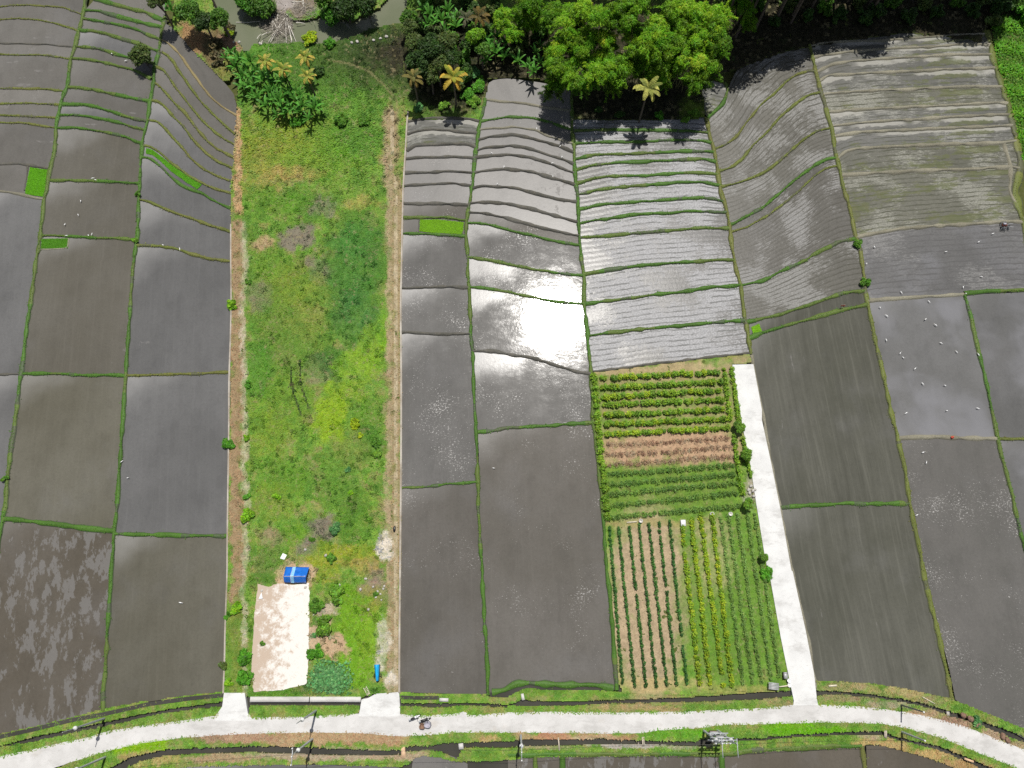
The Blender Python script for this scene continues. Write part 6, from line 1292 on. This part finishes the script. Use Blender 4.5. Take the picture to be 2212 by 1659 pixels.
# ---- egrets
def egret_mesh(pose):
    b = MB(); b.ell((0, 0, .38), (.26, .12, .12), 10, 7)
    b.tube([[-.2, 0, .38], [-.42, 0, .33]], [.09, .02], 7)
    if pose == 0: nk = [[.18, 0, .42], [.28, 0, .52], [.26, 0, .64], [.34, 0, .72]]
    else: nk = [[.2, 0, .4], [.34, .02, .42], [.44, .03, .36], [.52, .03, .3]]
    b.tube(nk, [.07, .05, .04, .035], 7); h = np.array(nk[-1]); b.ell(h, (.06, .045, .045), 8, 6)
    b.tube([h + [.04, 0, 0], h + [.16, 0, -.03 - .06 * pose]], [.02, .004], 5, mi=1)
    for y in (-.05, .05): b.tube([[0, y, .3], [.03, y, .14], [0, y, -.08]], .012, 5, mi=2)
    return b.mesh('egret', [M['feather'], M['beak'], M['black']], True)
EG = [egret_mesh(0), egret_mesh(1)]
EGS = [("white egret wading in the harrowed grey field near the tractor", "egrets in the harrowed field", "H 945,480 1548,520 1825,437 1943,368 880,622 1850,730 1693,818 1172,863"),
       ("white egret wading in the grey paddy painted with cloud reflections", "egrets in the silty paddy", "H 1717,873 1406,940 992,990 1050,1062 1375,1090 1463,1140 1045,1265 1507,1290 1163,1375 1640,1365 1190,1413 1822,1388 1288,1505 L 1352,25 1540,40 1213,272 1556,253 1817,233"),
       ("white egret standing in the straw and glint specked paddy at the right", "egrets in the right straw paddy", "L 1356,604 1383,690 1303,1132"),
       ("white egret shape standing for a water glint on the wavy grey terraces", "water glints on the wavy terraces", "C 455,1275 470,1370 385,1425 390,1540 250,1125 B 2070,1335 2178,1455 2120,1605"),  # bird shapes added where water spilling through the bunds glints
       ("white egret in the brown paddies at the upper left", "egrets in the upper left paddies", "E 685,215 570,300 585,397 775,395 805,385 708,95 1570,514 1425,480 A 810,1557 835,1570 1100,535 980,475"),
       ("white egret in the large flooded paddies at the left", "egrets in the large left paddies", "I 1063,704 1118,845 M 1528,263"), ("white egret alone in the long brown paddy at the middle", "egret in the long paddy", "J 2088,760")]
eg = 0
for lab, grp, s in EGS:
    for x, y in P(s):
        w = at1(x, y, .1); o = bpy.data.objects.new('egret', EG[eg % 2]); COL.objects.link(o); o.location = (w[0], w[1], .06); o.rotation_euler = (0, 0, rng.uniform(0, 6.28)); sc = .62 * rng.uniform(.9, 1.15); o.scale = (sc, sc, sc); tag(o, lab, 'egret', grp); eg += 1
# ---- drift of bamboo and brush in the river
def zz(x, y): return 471.8 + x * .0992, y * .0992
mb = MB(); n = 1700; th = rng.uniform(0, 2 * np.pi, n)
ux = np.where(rng.uniform(0, 1, n) < .55, rng.normal(1350, 190, n), rng.normal(1830, 190, n)); uy = np.where(ux < 1600, rng.normal(500, 170, n), rng.normal(190, 110, n))
px, py = zz(ux, uy); k = py > -6; px, py, th = px[k], py[k], th[k]; n = len(px); z = rng.uniform(-.45, .35, n) ; pos = at(px, py, z); L = rng.uniform(.35, 1.5, n)
d = np.stack([np.cos(th), np.sin(th), rng.normal(0, .3, n)], 1) * L[:, None] * .5; s = np.stack([-np.sin(th), np.cos(th), 0 * th], 1) * rng.uniform(.012, .035, n)[:, None]; up_ = np.array([0, 0, .03])
V = np.stack([pos - d - s, pos + d - s, pos + d + s, pos - d + s, pos + up_ * 2], 1).reshape(-1, 3); i = np.arange(n)[:, None] * 5; c = np.array(lin(160, 152, 140, .9))[None] * rng.uniform(.4, 1.4, (n, 1))
for f in ((0, 1, 4), (1, 2, 4), (2, 3, 4), (3, 0, 4)):
    k0 = mb.n
    if f == (0, 1, 4): mb.add(V, i + np.array(f), c)
    else: mb.F[3].append(i + np.array(f)); mb.C[3].append(c); mb.M[3].append(np.zeros(n, int))
tag(mb.build('river_debris', M['grass']), kind='stuff')
ground('debris_bank', np.array([zz(*p) for p in [(1130, -120), (1100, 60), (1180, 220), (1330, 300), (1500, 330), (1600, 420), (1900, 420), (2150, 380), (2230, 250), (2230, -120)]]), .0, .7, edge=1.5, seed=44, sow=0)
GP = 'long pale bamboo pole in the drift heap across the river'
for a, e in [((1470, 470), (1480, 930)), ((1490, 400), (1600, 920)), ((1525, 560), (1602, 880)), ((1550, 560), (1690, 910)), ((1380, 530), (1130, 920)), ((1450, 390), (1090, 910)), ((1220, 360), (1290, 560)), ((1300, 300), (1275, 520)), ((1180, 450), (1290, 640)), ((1170, 470), (1195, 690)), ((1690, 490), (1890, 515)),
        ((1830, -40), (1840, 200)), ((1850, -40), (1875, 340)), ((1600, 40), (1980, 50)), ((1650, 50), (1650, 170)), ((840, 850), (920, 750)), ((940, 770), (1150, 690)), ((940, 970), (960, 880)), ((1340, 690), (1470, 780)), ((1500, 340), (1485, 300)), ((1640, 550), (1540, 560)), ((1240, 560), (1330, 700))]:
    p0, p1 = at1(*zz(*a), .25), at1(*zz(*e), -.2); b = MB(); mid = (p0 + p1) / 2 + np.array([0, 0, .12]); b.tube(np.array([p0, mid, p1]) - p0, [.075, .07, .055], 7)
    tag(b.build('bamboo_pole', M['deadbamboo'], loc=tuple(p0)), GP, 'bamboo pole', 'bamboo poles in the river drift')
p0, p1 = at1(*zz(385, 487), -.4), at1(*zz(912, 462), -.35); b = MB(); b.tube(np.array([p0, (p0 + p1) / 2 - np.array([0, .15, 0]), p1]) - p0, [.07, .06, .05], 7); tag(b.build('bamboo_pole', M['deadbamboo'], loc=tuple(p0)), 'single pale bamboo pole floating on the open river', 'bamboo pole')
